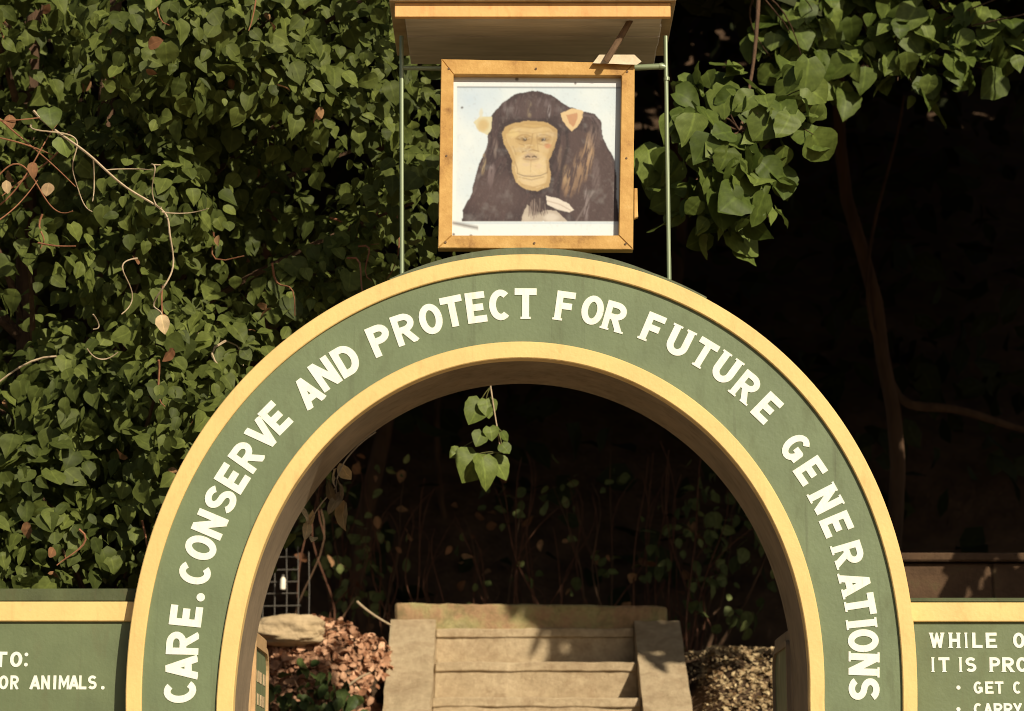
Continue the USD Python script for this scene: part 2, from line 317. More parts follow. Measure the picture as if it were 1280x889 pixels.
# ------------------------------------------------------------------ lettering
def arc(cx, cy, rx, ry, a0, a1, n=18):
    t = np.radians(np.linspace(a0, a1, n)); return [(cx + rx * math.cos(k), cy + ry * math.sin(k)) for k in t]
_gl = {}
def glyph(ch, s=0.23, serif=False):
    key = (ch, s, serif)
    if key in _gl: return _gl[key]
    a = s / 2; T, B, w = 1 - a, a, 0.70
    st, dots, ser = [], [], []
    if ch in 'MW': w = 0.95
    if ch == 'I': w = s if not serif else 0.42
    if ch in 'EFL': w = 0.62
    if ch in '.:•': w = 0.26
    l, r, m = a, w - a, w / 2
    if ch == 'C': st = [arc(m, .5, m - a, .5 - a, 48, 312)]
    elif ch == 'G': st = [arc(m, .5, m - a, .5 - a, 48, 335), [(m + .02, .47), (r, .47), (r, .12)]]
    elif ch == 'O': st = [arc(m, .5, m - a, .5 - a, 0, 360, 30)]
    elif ch == 'S': st = [arc(m, .5 + (.5 - a) / 2, m - a, (.5 - a) / 2, 28, 270, 16) + arc(m, .5 - (.5 - a) / 2, m - a, (.5 - a) / 2, 90, -152, 16)[1:]]
    elif ch == 'D': st = [[(l, 0), (l, 1)], [(0, T), (m - .05, T)] + arc(m - .05, .5, r - m + .05, .5 - a, 90, -90) + [(0, B)]]; ser = [(l, 0), (l, 1)]
    elif ch in 'PR':
        st = [[(l, 0), (l, 1)], [(0, T), (m, T)] + arc(m, .69, r - m, .31 - a, 90, -90, 10) + [(0, .38 + a)]]; ser = [(l, 0)]
        if ch == 'R': st.append([(m - .02, .46), (r + .015, 0)]); ser.append((r, 0))
    elif ch == 'E': st = [[(l, 0), (l, 1)], [(0, T), (w, T)], [(0, .5), (w - .08, .5)], [(0, B), (w, B)]]
    elif ch == 'F': st = [[(l, 0), (l, 1)], [(0, T), (w, T)], [(0, .5), (w - .08, .5)]]; ser = [(l, 0)]
    elif ch == 'L': st = [[(l, 0), (l, 1)], [(0, B), (w, B)]]
    elif ch == 'T': st = [[(m, 0), (m, 1)], [(0, T), (w, T)]]; ser = [(m, 0)]
    elif ch == 'I': st = [[(m, 0), (m, 1)]]; ser = [(m, 0), (m, 1)]
    elif ch == 'H': st = [[(l, 0), (l, 1)], [(r, 0), (r, 1)], [(l, .5), (r, .5)]]; ser = [(l, 0), (r, 0), (l, 1), (r, 1)]
    elif ch == 'N': st = [[(l, 0), (l, 1)], [(r, 0), (r, 1)], [(l, 1 - a * .4), (r, a * .4)]]; ser = [(l, 0), (r, 1), (l, 1)]
    elif ch == 'M': st = [[(l, 0), (l, 1)], [(r, 0), (r, 1)], [(l, .97), (m, .3), (r, .97)]]
    elif ch == 'W': st = [[(l * .8, 1), (w * .29, 0.08), (m, .8), (w * .71, .08), (w - l * .8, 1)]]; ser = [(l, 1), (r, 1)]
    elif ch == 'V': st = [[(l * .7, 1), (m, .06), (w - l * .7, 1)]]
    elif ch == 'A': st = [[(l * .7, 0), (m, .94), (w - l * .7, 0)], [(l, .3), (r, .3)]]; ser = [(l * .8, 0), (w - l * .8, 0)]
    elif ch == 'Y': st = [[(m, 0), (m, .5)], [(l * .7, 1), (m, .45), (w - l * .7, 1)]]
    elif ch == 'U': st = [[(l, 1), (l, .38)] + arc(m, .38, m - a, .38 - a, 180, 360) + [(r, 1)]]; ser = [(l, 1), (r, 1)]
    elif ch == '.': dots = [(m, .13, .13)]
    elif ch == ':': dots = [(m, .16, .12), (m, .82, .12)]
    elif ch == '•': dots = [(m, .5, .17)]
    g = [LineString(p).buffer(a, cap_style=2, join_style=2 if ch in 'ELTFHNMWAVY' else 1, mitre_limit=2.2) for p in st]
    g += [Point(x, y).buffer(q, 8) for x, y, q in dots]
    if serif:
        g += [sbox(x - s * .74, (0 if y < .5 else 1 - s * .32), x + s * .74, (s * .32 if y < .5 else 1)) for x, y in ser]
    shp = unary_union(g).intersection(sbox(-.2, 0, w + .2, 1))
    _gl[key] = (shp.simplify(0.004), w)
    return _gl[key]
rng = random.Random(5)
def letter(ch, c, ang, h, y0, parent, wscale=1.0, serif=False, s=0.23, mat='white', depth=0.0025):
    """one painted letter, its centre at the point c of the plane y = y0, turned by ang"""
    g, w = glyph(ch, s, serif)
    g = affinity.translate(g, -w / 2, -0.5 if ch not in '.' else -.13)
    g = affinity.scale(g, h * wscale, h, origin=(0, 0))
    g = affinity.rotate(g, math.degrees(ang) + rng.uniform(-0.8, 0.8), origin=(0, 0))
    g = affinity.translate(g, c[0], c[2])
    obj({'.': 'full_stop', ':': 'colon', '•': 'bullet_point'}.get(ch, 'letter'), prism(g, y0 - depth, y0 + 0.001), M[mat], parent)
ARCH_TEXT = [('C',225,863.7),('A',227.1,835),('R',228.2,804.1),('E',232.5,770.1),('.',251,746.8),('C',243.8,715.6),('O',251.1,684.9),('N',262.4,655.6),('S',275.9,624.6),('E',290.5,598.2),('R',308.5,570.5),('V',328.6,543),('E',344.4,522.6),
    ('A',384.9,490),('N',406.2,467.5),('D',433,450.3),('P',475.4,424.9),('R',505.7,411.4),('O',538.4,399),('T',565.9,389.5),('E',595,384.6),('C',625.8,381.4),('T',657,379.8),
    ('F',706.2,383),('O',740.7,388),('R',768.6,396.2),('F',816,410.6),('U',849.1,427),('T',879.5,442.7),('U',907.2,460.9),('R',933,484),('E',958.7,510.2),
    ('G',994.7,559.7),('E',1012.8,588.7),('N',1032,624.1),('E',1045.5,655.6),('R',1060.1,692.7),('A',1068.8,729.5),('T',1074.8,756.3),('I',1076.9,779.7),('O',1079,801),('N',1080,830.7),('S',1080,861.5)]
for i, (ch, px, py) in enumerate(ARCH_TEXT):
    c = at(px, py, 0.013)
    th = math.atan2(c[2] - CZ, c[0] - CX)
    serif = i >= 22 and ch not in 'EOGS'
    letter(ch, c, th - math.pi / 2, 0.113 if i < 23 else 0.108, 0.013, arch, 1.05 if ch in 'CODSGU' else 1.0, serif, 0.205 if ch in 'SCGOR' else 0.22)

# ------------------------------------------------------------------ walls with notices, left and right of the arch
def span(py, Y): return at(640, py, Y)[2]
WY = 0.085
xl = at(165, 800, WY)[0] + 0.10; xr = at(1143, 800, WY)[0] - 0.10
zt, zb = span(752, WY - 0.02), span(776.5, WY - 0.02)
lw = thing('notice_wall', 'low green wall left of the arch whose notice ends in animals', 'wall', (-3, 0.2, 0))
obj('wall_panel', box(-7, xl, WY, 0.36, -0.05, zt - 0.002, 0.004), M['wall_green'], lw)
obj('yellow_band', box(-7, xl - 0.035, WY - 0.016, WY + 0.01, zb, zt, 0.003), M['yellow'], lw)
obj('coping', box(-7, xl, WY + 0.012, 0.38, zt + 0.001, span(736, WY + 0.02), 0.006), M['cap_green'], lw)
rw = thing('notice_wall', 'low green wall right of the arch whose notice begins with while', 'wall', (3, 0.2, 0))
zt2, zb2 = span(753, WY - 0.02), span(777, WY - 0.02)
obj('wall_panel', box(xr, 7, WY, 0.36, -0.05, zt2 - 0.002, 0.004), M['wall_green'], rw)
obj('yellow_band', box(xr, 7, WY - 0.016, WY + 0.01, zb2, zt2, 0.003), M['yellow'], rw)
obj('coping', box(xr, 7, WY + 0.012, 0.38, zt2 + 0.001, span(747.5, WY + 0.02), 0.006), M['cap_green'], rw)
def line(parent, text, x0, ytop, ybot, spots, serif=False):
    h = span(ytop, WY) - span(ybot, WY)
    for ch, x, w in zip(text.replace(' ', ''), spots[0], spots[1]):
        c = at(x, (ytop + ybot) / 2 if ch != '.' else ybot - 2, WY)
        g = glyph(ch, 0.2, serif)[1]
        letter(ch, c, 0, h, WY, parent, (w / 357.0 * (DIST / (DIST + WY)) / (g * h)) if ch not in '.:•' else 1.0, serif, 0.2, depth=0.002)
line(lw, 'TO:', 0, 814.8, 834, ([0.5, 20.3, 32.8], [17, 15.5, 4]))
line(lw, 'OR ANIMALS.', 0, 844.5, 861.8, ([4.5, 18.2, 44, 57, 68.5, 80, 92.5, 103.5, 115.5, 128.5], [12, 10.5, 13, 11, 3.5, 13, 13, 9.5, 11, 4]))
line(rw, 'WHILE O', 0, 791, 810.2, ([1171, 1193, 1207.5, 1221.5, 1239, 1273.5], [18, 14, 5.5, 13, 14, 15]), True)
line(rw, 'IT IS PRO', 0, 821.7, 840.2, ([1166, 1180, 1200.5, 1213.5, 1243.5, 1260, 1277.5], [6, 14, 6, 13.5, 13.5, 15, 15]), True)
line(rw, '•GET C', 0, 852, 867.3, ([1197.9, 1222.5, 1236.5, 1249, 1271.5], [7, 11.5, 10.5, 11, 11]))
line(rw, '•CARRY', 0, 879, 894.3, ([1197.9, 1222.5, 1235, 1247.5, 1260, 1272], [7, 11, 11, 11, 11, 11]))

# passage walls behind the arch, with their own small panels
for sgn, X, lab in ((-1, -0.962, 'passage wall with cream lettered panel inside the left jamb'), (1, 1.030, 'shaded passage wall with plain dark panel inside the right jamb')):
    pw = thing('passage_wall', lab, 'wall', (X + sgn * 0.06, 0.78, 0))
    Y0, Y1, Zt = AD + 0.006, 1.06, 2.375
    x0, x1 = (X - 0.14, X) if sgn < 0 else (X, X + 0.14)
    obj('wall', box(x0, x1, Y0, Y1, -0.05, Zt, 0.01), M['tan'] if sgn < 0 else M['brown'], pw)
    poly = Polygon([(Y0 + 0.05, 0.9), (Y1 - 0.05, 0.9)] + [(Y1 - 0.13 + 0.08 * math.cos(t), Zt - 0.15 + 0.08 * math.sin(t)) for t in np.linspace(0, math.pi / 2, 7)] + [(Y0 + 0.05, Zt - 0.07)])
    def onface(poly, d0, d1):
        v, f = prism(poly, d0, d1); e = np.stack([X - sgn * (-v[:, 1]), v[:, 0], v[:, 2]], 1)
        return e, (f if sgn < 0 else f[:, ::-1])
    ring = poly.buffer(0.022, join_style=1).difference(poly)
    def face(poly, out):
        v, f = prism(poly, 0.0, out + 0.002)
        x = X - sgn * (v[:, 1] - 0.002)
        return np.stack([x, v[:, 0], v[:, 2]], 1), (f if sgn > 0 else f[:, ::-1])
    obj('panel', face(poly, 0.004), M['wall_green'], pw)
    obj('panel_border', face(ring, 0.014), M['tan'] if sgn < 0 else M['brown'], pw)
    if sgn < 0:
        rr = random.Random(8)
        for k in range(5):
            zc = Zt - 0.17 - 0.085 * k
            for q in range(4):
                y_ = Y0 + 0.09 + 0.10 * q
                obj('painted_mark', face(sbox(y_, zc - 0.022, y_ + rr.uniform(0.04, 0.085), zc + 0.02), 0.0065), M['stone'], pw)

# ------------------------------------------------------------------ little roof over the arch, its posts and the bent saddle
PY = 0.24
sh = thing('sign_shelter', 'small flat roof with orange fascia on thin steel posts over the arch', 'canopy', (0.03, PY, 3.6))
a0, a1 = at(493.5, 22.5, 0.0), at(838, 22.5, 0.0)
zf0, zf1 = a0[2], at(640, 5, 0)[2]
x0, x1 = a0[0], a1[0]
CB = 0.57
obj('fascia', box(x0, x1, -0.012, 0.012, zf0, zf1, 0.002), M['orange'], sh)
c0, c1 = at(506, 22.5, 0.02)[0], at(829, 22.5, 0.02)[0]
for k in range(5):
    ya, yb = 0.0125 + (CB - .0125) * k / 5, 0.0125 + (CB - .0125) * (k + 1) / 5 - .004
    obj('ceiling_plank', box(c0, c1 - rng.uniform(0, .006), ya, yb, zf0 + 0.008 + rng.uniform(-.002, .002), zf0 + 0.022, .002), M['board'], sh)
obj('side_batten', box(c0 + 0.002, c0 + 0.03, 0.0125, CB - 0.003, zf0 + 0.0225, zf1, 0.002), M['stick'], sh)
obj('side_batten', box(c1 - 0.03, c1 - 0.002, 0.0125, CB - 0.003, zf0 + 0.0225, zf1, 0.002), M['stick'], sh)
obj('roof_sheet', box(x0 - 0.02, x1 + 0.02, -0.035, CB + 0.03, zf1 + 0.001, zf1 + 0.012, 0.002), M['sheet'], sh)
obj('roof_batten', box(x0 - 0.012, x1 + 0.012, -0.02, CB + 0.01, zf1 + 0.0125, zf1 + 0.034, 0.003), M['stick'], sh)
for (px0, py0), (px1, py1) in (((502, 26), (502.5, 345)), ((831.5, 26), (836.5, 350))):
    p, q = at(px0, py0, PY), at(px1, py1, PY)
    p[2] = zf0 + 0.012
    obj('post', tube([p, (p + q) / 2, q], 0.0085, 10), M['post'], sh, 50)
zr = at(600, 85, PY)[2]
pl, pr = at(503, 85, PY), at(832.5, 84, PY)
obj('rail', tube([pl, at(556, 85.5, PY)], 0.0085, 8), M['post'], sh, 50)
obj('rail', tube([at(788, 85, PY), at(826, 83, PY)], 0.0115, 8), M['post'], sh, 50)
obj('rail_end', tube([at(824, 83.2, PY), at(828, 83, PY), pr], [0.013, 0.013, 0.008], 8), M['post'], sh, 50)
obj('post_joint', tube([at(833.2, 97, PY), at(833.4, 101, PY)], 0.012, 10), M['post'], sh, 50)
st0, st1 = at(757, 77, 0.105), at(791, 20, 0.06)
obj('strut', tube([st0, (st0 + st1) / 2 + [0.004, 0, 0.004], st1], [0.013, 0.0125, 0.011], 7), M['stick'], sh, 50)
def sadd(y0, y1, t0, t1, bulge, off0, off1, name, mat):
    th = np.linspace(t0, t1, 40); u = np.linspace(-1, 1, 40)
    top = rO(th) + off0 + bulge * (1 - u ** 2)
    bot = rO(th) + off1
    rows = []
    for rr, y in ((top, y1), (top, y0), (bot, y0), (bot, y1)):
        rows.append(np.stack([CX + rr * np.cos(th), np.full(40, y), CZ + rr * np.sin(th)], 1))
    V = np.vstack(rows); Fc = []
    for a in range(4):
        b = (a + 1) % 4
        for i in range(39): Fc.append([a * 40 + i, a * 40 + i + 1, b * 40 + i + 1, b * 40 + i])
    Fc += [[0, 40, 80, 120], [39, 159, 119, 79]]
    obj(name, cat([(V, np.array(Fc))]), mat, sh, 40)
def th_at(px, py):
    c = at(px, py, 0); return math.atan2(c[2] - CZ, c[0] - CX)
sadd(0.03, 0.47, th_at(840, 350), th_at(486, 345), 0.022, 0.010, -0.003, 'saddle_plate', M['dark_metal'])
sadd(0.02, 0.05, th_at(884, 371), th_at(700, 320), 0.003, 0.0105, 0.004, 'saddle_lip', M['dark_metal'])

# pale offcut lying on the frame, behind the strut
def offcut(pts, ya, yb): return trimesh.convex.convex_hull(np.array([at(x, y, Y) for x, y in pts for Y in (ya, yb)]))
tag(obj('wood_offcut', offcut([(741, 79), (749, 68.5), (793, 68.5), (802, 77), (796, 81)], 0.125, 0.165), M['pale']), 'pale offcut of wood lying on top of the picture frame behind the strut', 'offcut')

# ------------------------------------------------------------------ framed picture
FY = 0.17
pf = thing('framed_picture', 'wooden framed painting of a chimpanzee standing on top of the arch', 'picture', at(670, 314, FY))
def quad_prism(c, Y, d0, d1, bev=0.004):
    P = np.array([at(x, y, Y) for x, y in c]); ctr = P.mean(0)
    inn = []
    for i in range(4):
        e = (P[(i + 1) % 4] - P[i]); g = (P[i - 1] - P[i])
        inn.append(P[i] + bev * (e / np.linalg.norm(e) + g / np.linalg.norm(g)))
    inn = np.array(inn)
    pts = np.vstack([P + [0, d1, 0], P + [0, d0 + bev, 0], inn + [0, d0, 0]])
    return trimesh.convex.convex_hull(pts)
TL, TR, BR, BL = (551.5, 76), (793, 81), (791, 314), (547.5, 312)
tl, tr, br, bl = (567, 95.5), (776.5, 97), (773, 296), (565, 296)
obj('frame_rail', quad_prism([TL, TR, tr, tl], FY, -0.022, 0.03), M['frame'], pf)
obj('frame_rail', quad_prism([bl, br, BR, BL], FY, -0.022, 0.03), M['frame'], pf)
obj('frame_stile', quad_prism([TL, tl, bl, BL], FY, -0.0235, 0.03), M['frame'], pf)
obj('frame_stile', quad_prism([tr, TR, BR, br], FY, -0.0235, 0.03), M['frame'], pf)
obj('latch', quad_prism([(792.5, 236), (796.5, 236), (797.5, 272), (792.5, 274)], FY, -0.01, 0.012, 0.002), M['frame'], pf)
obj('backing_board', quad_prism([(560, 88), (785, 89), (783, 304), (556, 304)], FY + 0.012, 0.0, 0.012, 0.001), M['board'], pf)
for nx, ny in ((561, 86), (784, 90), (557, 303), (782, 305), (670, 86), (668, 304), (558, 195), (783, 198)):
    c = at(nx, ny, FY - .0235); q = trimesh.creation.cylinder(.0042, .004, sections=9)
    vv = np.array(q.vertices)[:, [0, 2, 1]] * [1, 1, -1]
    obj('nail_head', (vv + c, np.array(q.faces)), M['stick'], pf)
# the painting: a fine grid with the paint's own colours
NX, NZ = 340, 314
u, v = np.meshgrid(np.linspace(18, 866, NX), np.linspace(18, 838, NZ))
def C(r, g, b): return (np.array([r, g, b]) / 255.0) ** 2.2 * 0.72 * np.array([0.93, 0.98, 1.10])
col = np.zeros((NZ, NX, 3)); col[:] = C(238, 236, 226)
wob = lambda sc, sd: fbm(np.stack([u / sc, v / sc, u * 0], -1), 4, sd)
def lay(mask, c, amt=1.0):
    k = (mask * amt)[..., None]; col[:] = col * (1 - k) + np.asarray(c) * k
uw, vw = u + 10 * (wob(30, 1) - .5), v + 10 * (wob(30, 2) - .5)
def inside(pts, soft=0, warp=1.0):
    P = np.array(pts + [pts[0]], float)
    pl = Polygon(pts).buffer(8, join_style=1).buffer(-8, join_style=1)
    return contains_xy(pl, u + (uw - u) * warp, v + (vw - v) * warp).astype(float)
def blob(cx, cy, rx, ry, p=1.0): return np.clip(1.3 - ((uw - cx) / rx) ** 2 - ((vw - cy) / ry) ** 2, 0, 1) ** p
lay(((u > 55) & (u < 852) & (v > 88) & (v < 748)).astype(float), C(214, 224, 222))
lay(((u > 55) & (u < 852) & (v > 88) & (v < 748)) * np.clip(wob(120, 7) * 1.6 - 0.5, 0, 1), C(232, 236, 226))
lay(((u > 55) & (u < 300) & (v > 88) & (v < 300)) * np.clip(1 - np.hypot(u - 120, v - 150) / 170, 0, 1), C(190, 208, 220), .7)
lay(((np.abs(v - 89) < 3) & (u > 55) & (u < 852)).astype(float), C(120, 125, 125), .8)
body = inside([(82,746),(92,690),(130,610),(160,480),(203,385),(212,300),(225,228),(270,170),(330,125),(400,108),(450,108),(520,130),(590,178),(660,208),(722,215),(757,250),(766,340),(800,400),(827,450),(836,600),(850,746)])
lay(body, C(70, 55, 54))
fur = fbm(np.stack([(u + v * .35 + 40 * np.sin(v / 90)) / 8, v / 50, u * 0], -1), 3, 13)
lay(body * np.clip((fur - .5) * 4, 0, 1), C(90, 70, 66), .5)
lay(body * np.clip((.47 - fur) * 5, 0, 1), C(60, 46, 46), .6)
def stroke(pts, wd, c, amt=1.0, mask=None):
    """one brush stroke along a polyline, soft at its edges"""
    pts = np.asarray(pts, float); lo, hi = pts.min(0) - 3 * wd, pts.max(0) + 3 * wd
    i0, i1 = np.searchsorted(v[:, 0], [lo[1], hi[1]]); j0, j1 = np.searchsorted(u[0], [lo[0], hi[0]])
    if i1 <= i0 or j1 <= j0: return
    U, V_ = u[i0:i1, j0:j1], v[i0:i1, j0:j1]; d = np.full(U.shape, 1e9)
    for p, q in zip(pts[:-1], pts[1:]):
        e = q - p; t = np.clip(((U - p[0]) * e[0] + (V_ - p[1]) * e[1]) / (e @ e + 1e-9), 0, 1)
        d = np.minimum(d, np.hypot(U - p[0] - t * e[0], V_ - p[1] - t * e[1]))
    k = np.clip(1.4 - d / wd, 0, 1) * amt
    if mask is not None: k = k * mask[i0:i1, j0:j1]
    col[i0:i1, j0:j1] = col[i0:i1, j0:j1] * (1 - k[..., None]) + np.asarray(c) * k[..., None]
RP = np.random.default_rng(77)
for _ in range(700):
    x, y = RP.uniform(90, 850), RP.uniform(110, 740)
    side = np.clip((x - 420) / 330, -1, 1); ln = RP.uniform(10, 26)
    dx, dy = side * .55 + RP.normal(0, .14), .85
    g = RP.random(); c = C(112, 92, 88) if g > .72 else (C(98, 76, 70) if g > .4 else C(52, 40, 42))
    stroke([(x, y), (x + dx * ln * .5 + RP.normal(0, 2), y + dy * ln * .5), (x + dx * ln * 1.15, y + dy * ln)], RP.uniform(1.3, 2.6), c, RP.uniform(.15, .45), body)
shoulder = inside([(560,330),(640,300),(755,330),(800,420),(830,520),(836,746),(640,746),(560,640)])
lay(body * shoulder, C(92, 72, 66), .5)
for cx, cy, rx, ry, c, a_ in ((700, 400, 26, 90, (186, 150, 110), .75), (672, 470, 40, 80, (170, 135, 100), .7), (600, 560, 34, 70, (165, 130, 96), .7), (590, 520, 20, 50, (180, 150, 110), .6),
                              (185, 465, 14, 60, (190, 165, 120), .8), (225, 520, 22, 70, (150, 130, 125), .55), (408, 195, 16, 42, (180, 160, 120), .7), (505, 205, 12, 34, (190, 180, 175), .7), (340, 205, 22, 26, (130, 115, 112), .5),
                              (245, 390, 12, 50, (140, 122, 110), .6), (690, 660, 16, 90, (150, 134, 128), .7), (720, 330, 30, 60, (128, 108, 98), .6), (640, 520, 30, 90, (150, 120, 92), .7), (735, 520, 22, 90, (122, 104, 98), .55), (300, 180, 30, 40, (118, 104, 102), .6), (470, 165, 40, 24, (128, 114, 112), .6), (565, 200, 40, 20, (112, 98, 96), .6), (260, 600, 60, 60, (104, 90, 88), .5), (555, 430, 12, 70, (140, 115, 95), .5)):
    lay(body * blob(cx, cy, rx, ry) * np.clip((fbm(np.stack([(u + v * .2) / 7, v / 50, u * 0], -1), 3, 17) - .38) * 5, 0, 1), C(*c), a_)
lay(inside([(560,215),(610,193),(668,205),(668,235),(640,285),(612,306),(590,285),(570,250)]), C(222, 190, 138))
lay(inside([(585,225),(640,215),(645,240),(620,285),(600,265)]), C(196, 146, 104))
lay(inside([(134,262),(172,230),(228,236),(222,300),(206,326),(166,304)]), C(216, 204, 160)); lay(blob(182, 275, 30, 34), C(204, 172, 112), .8)
lay(blob(175, 218, 10, 26), C(220, 212, 180), .8)
rim = inside([(250,330),(268,275),(330,245),(420,236),(510,246),(565,290),(562,360),(535,420),(525,470),(532,530),(515,590),(450,614),(385,606),(325,565),(305,500),(300,440),(270,400)])
lay(rim, C(58, 44, 44), .8)
lay(body * np.clip(blob(250, 620, 150, 120), 0, 1), C(100, 80, 74), .5); lay(body * blob(420, 190, 130, 60), C(98, 80, 76), .45)
face = inside([(275,320),(290,285),(340,262),(420,252),(500,262),(545,295),(545,350),(520,410),(505,450),(515,520),(505,575),(450,598),(390,590),(345,555),(325,500),(325,450),(305,400),(285,370)])
lay(face, C(204, 172, 116))
lay(face * np.clip(wob(60, 23) * 2 - .8, 0, 1), C(228, 202, 150), .7)
for cx, cy, rx, ry, c, a_ in ((420, 275, 110, 16, (196, 160, 96), .6), (375, 342, 34, 11, (128, 104, 62), .9), (385, 343, 12, 9, (60, 45, 35), .9), (478, 345, 30, 12, (128, 100, 62), .9), (476, 346, 12, 9, (62, 44, 36), .9), (500, 375, 20, 14, (200, 120, 84), .7),
                              (425, 380, 16, 60, (190, 158, 104), .5), (410, 425, 26, 14, (168, 138, 112), .9), (395, 470, 22, 12, (188, 156, 140), .8), (450, 475, 22, 14, (192, 150, 130), .8), (405, 395, 14, 18, (180, 150, 110), .6), (380, 395, 30, 14, (190, 165, 120), .5),
                              (410, 522, 62, 7, (160, 128, 104), .9), (410, 545, 50, 7, (192, 166, 134), .8), (350, 430, 20, 40, (196, 166, 108), .5), (430, 575, 60, 12, (196, 164, 110), .6), (330, 315, 30, 20, (222, 194, 130), .7)):
    lay(face * blob(cx, cy, rx, ry), C(*c), a_)
lay(face * np.clip(blob(422, 500, 96, 96) * 1.2, 0, 1), C(226, 200, 150), .7); lay(face * blob(418, 432, 44, 26), C(176, 146, 112), .6); lay(face * (1 - np.clip(inside([(295, 320),(340, 280),(420, 270),(500, 280),(528, 310),(525, 350),(500, 410),(488, 450),(497, 520),(488, 565),(450, 582),(395, 575),(358, 545),(342, 500),(342, 450),(325, 395),(305, 360)]), 0, 1)), C(180, 146, 92), .6)
DK, MD, LT = C(70, 52, 40), C(150, 120, 78), C(236, 214, 168)
for cx in (385, 478):
    stroke([(cx - 34, 334), (cx - 12, 322), (cx + 12, 322), (cx + 34, 334)], 4, MD, .5, face); stroke([(cx - 24, 345), (cx - 8, 338), (cx + 10, 338), (cx + 24, 345)], 2.4, DK, .6, face)
    stroke([(cx - 22, 347), (cx, 354), (cx + 22, 347)], 2.4, MD, .8, face); lay(face * blob(cx, 346, 44, 26), C(176, 142, 90), .6); lay(face * blob(cx, 347, 12, 8), C(56, 40, 32), .95); stroke([(cx + 3, 343), (cx + 4, 344)], 1.8, C(230, 220, 200), .9, face)
    stroke([(cx - 26, 366), (cx, 374), (cx + 28, 364)], 2.2, MD, .6, face)
for pts, wd, c, a_ in (([(312, 296), (370, 280), (430, 290), (490, 280), (535, 300)], 4, MD, .3), ([(300, 316), (350, 306), (420, 316), (500, 306), (542, 322)], 4, C(178, 146, 92), .45), ([(425, 315), (420, 360), (405, 400)], 3, MD, .5), ([(445, 320), (448, 365), (452, 400)], 3, MD, .4),
    ([(375, 408), (395, 398), (425, 396), (455, 404)], 3.4, MD, .8), ([(392, 432), (402, 427), (412, 431)], 3.4, DK, .95), ([(424, 431), (434, 427), (444, 432)], 3.4, DK, .95), ([(380, 440), (418, 446), (456, 440)], 2.4, MD, .7),
    ([(352, 512), (385, 524), (425, 527), (465, 522), (496, 508)], 2.6, DK, .6), ([(362, 530), (420, 543), (482, 528)], 3, MD, .6), ([(340, 455), (352, 490), (352, 512)], 3, MD, .6), ([(505, 450), (500, 485), (498, 508)], 3, MD, .6), ([(375, 565), (430, 580), (490, 562)], 3.5, C(180, 146, 96), .7),
    ([(418, 448), (416, 505)], 2, MD, .45), ([(330, 380), (345, 420)], 3, MD, .45), ([(530, 380), (512, 425)], 3, MD, .45)):
    stroke(pts, wd, c, a_, face)
for _ in range(90):
    x, y = RP.uniform(290, 530), RP.uniform(265, 590); stroke([(x, y), (x + RP.normal(0, 12), y + RP.uniform(2, 12))], RP.uniform(1.5, 3), LT if RP.random() > .5 else C(190, 156, 100), .35, face)
hand = inside([(372,746),(380,705),(402,662),(425,690),(470,700),(498,690),(545,690),(598,746)])
lay(hand, C(190, 174, 152)); finger = inside([(492,620),(560,636),(602,660),(632,692),(606,702),(548,686),(500,664)]); lay(finger, C(226, 212, 190))
stroke([(500, 645), (560, 662), (612, 690)], 3, C(170, 146, 124), .6, finger); stroke([(498, 668), (550, 690), (604, 704)], 3.5, C(60, 46, 44), .8)
for k in range(0): stroke([(400 + 34 * k, 742), (410 + 32 * k, 712), (424 + 24 * k, 690)], 3, C(140, 116, 100), .7, hand)
lay(blob(445, 668, 40, 44), C(76, 60, 56), .9); lay(blob(400, 725, 26, 18), C(206, 190, 166), .7); lay(blob(520, 725, 40, 22), C(222, 208, 186), .8)
stroke([(590, 300), (596, 380), (572, 470), (550, 600)], 9, C(46, 36, 38), .6, body); stroke([(668, 225), (720, 232), (750, 275), (760, 345)], 6, C(120, 104, 100), .45, body); stroke([(640, 746), (690, 660), (720, 600)], 5, C(140, 124, 116), .5, body); stroke([(215, 330), (190, 450), (140, 610)], 6, C(110, 95, 90), .4, body)
lay(face * np.clip((u - 480) / 60, 0, 1), C(170, 136, 90), .4); lay(face * np.clip((345 - u) / 60, 0, 1) * (v > 380), C(176, 142, 92), .45)
for _ in range(26):
    x = RP.uniform(410, 490); stroke([(x, RP.uniform(630, 690)), (x + RP.normal(0, 8), RP.uniform(690, 735))], 2.4, C(72, 56, 52) if RP.random() > .4 else C(150, 130, 116), .6)
lay((v > 746).astype(float) * ((u > 40) & (u < 855)), C(236, 238, 228)); lay((np.abs(v - 752) < 5) * (u > 55) * (u < 852), C(206, 216, 216), .8)
lay(np.clip(1 - np.abs(v - (752 + (u - 40) * .2)) / 14, 0, 1) * ((u > 40) & (u < 165)), C(90, 72, 60), .8)
for sx, sy, q in ((345, 48, 9), (130, 815, 8), (630, 68, 6), (45, 808, 7), (660, 30, 5), (80, 190, 6)): lay((np.hypot(u - sx, v - sy) < q).astype(float), C(70, 55, 48), .8)
lay(np.clip(wob(9, 41) * 4 - 2.6, 0, 1), C(150, 140, 125), .25)
lay(np.clip(wob(40, 43) * 3 - 1.8, 0, 1) * (v > 100), C(240, 236, 222), .12)
from scipy.ndimage import gaussian_filter
col = gaussian_filter(col, (0.8, 0.8, 0))
cc = np.array([at(x, y, FY + 0.011) for x, y in ((562, 91), (780, 92), (778, 301), (560, 301))])
s_, t_ = np.meshgrid(np.linspace(0, 1, NX), np.linspace(0, 1, NZ))
gp = (cc[0] * ((1 - s_) * (1 - t_))[..., None] + cc[1] * (s_ * (1 - t_))[..., None] + cc[2] * (s_ * t_)[..., None] + cc[3] * ((1 - s_) * t_)[..., None])
ii = np.arange(NX * NZ).reshape(NZ, NX)
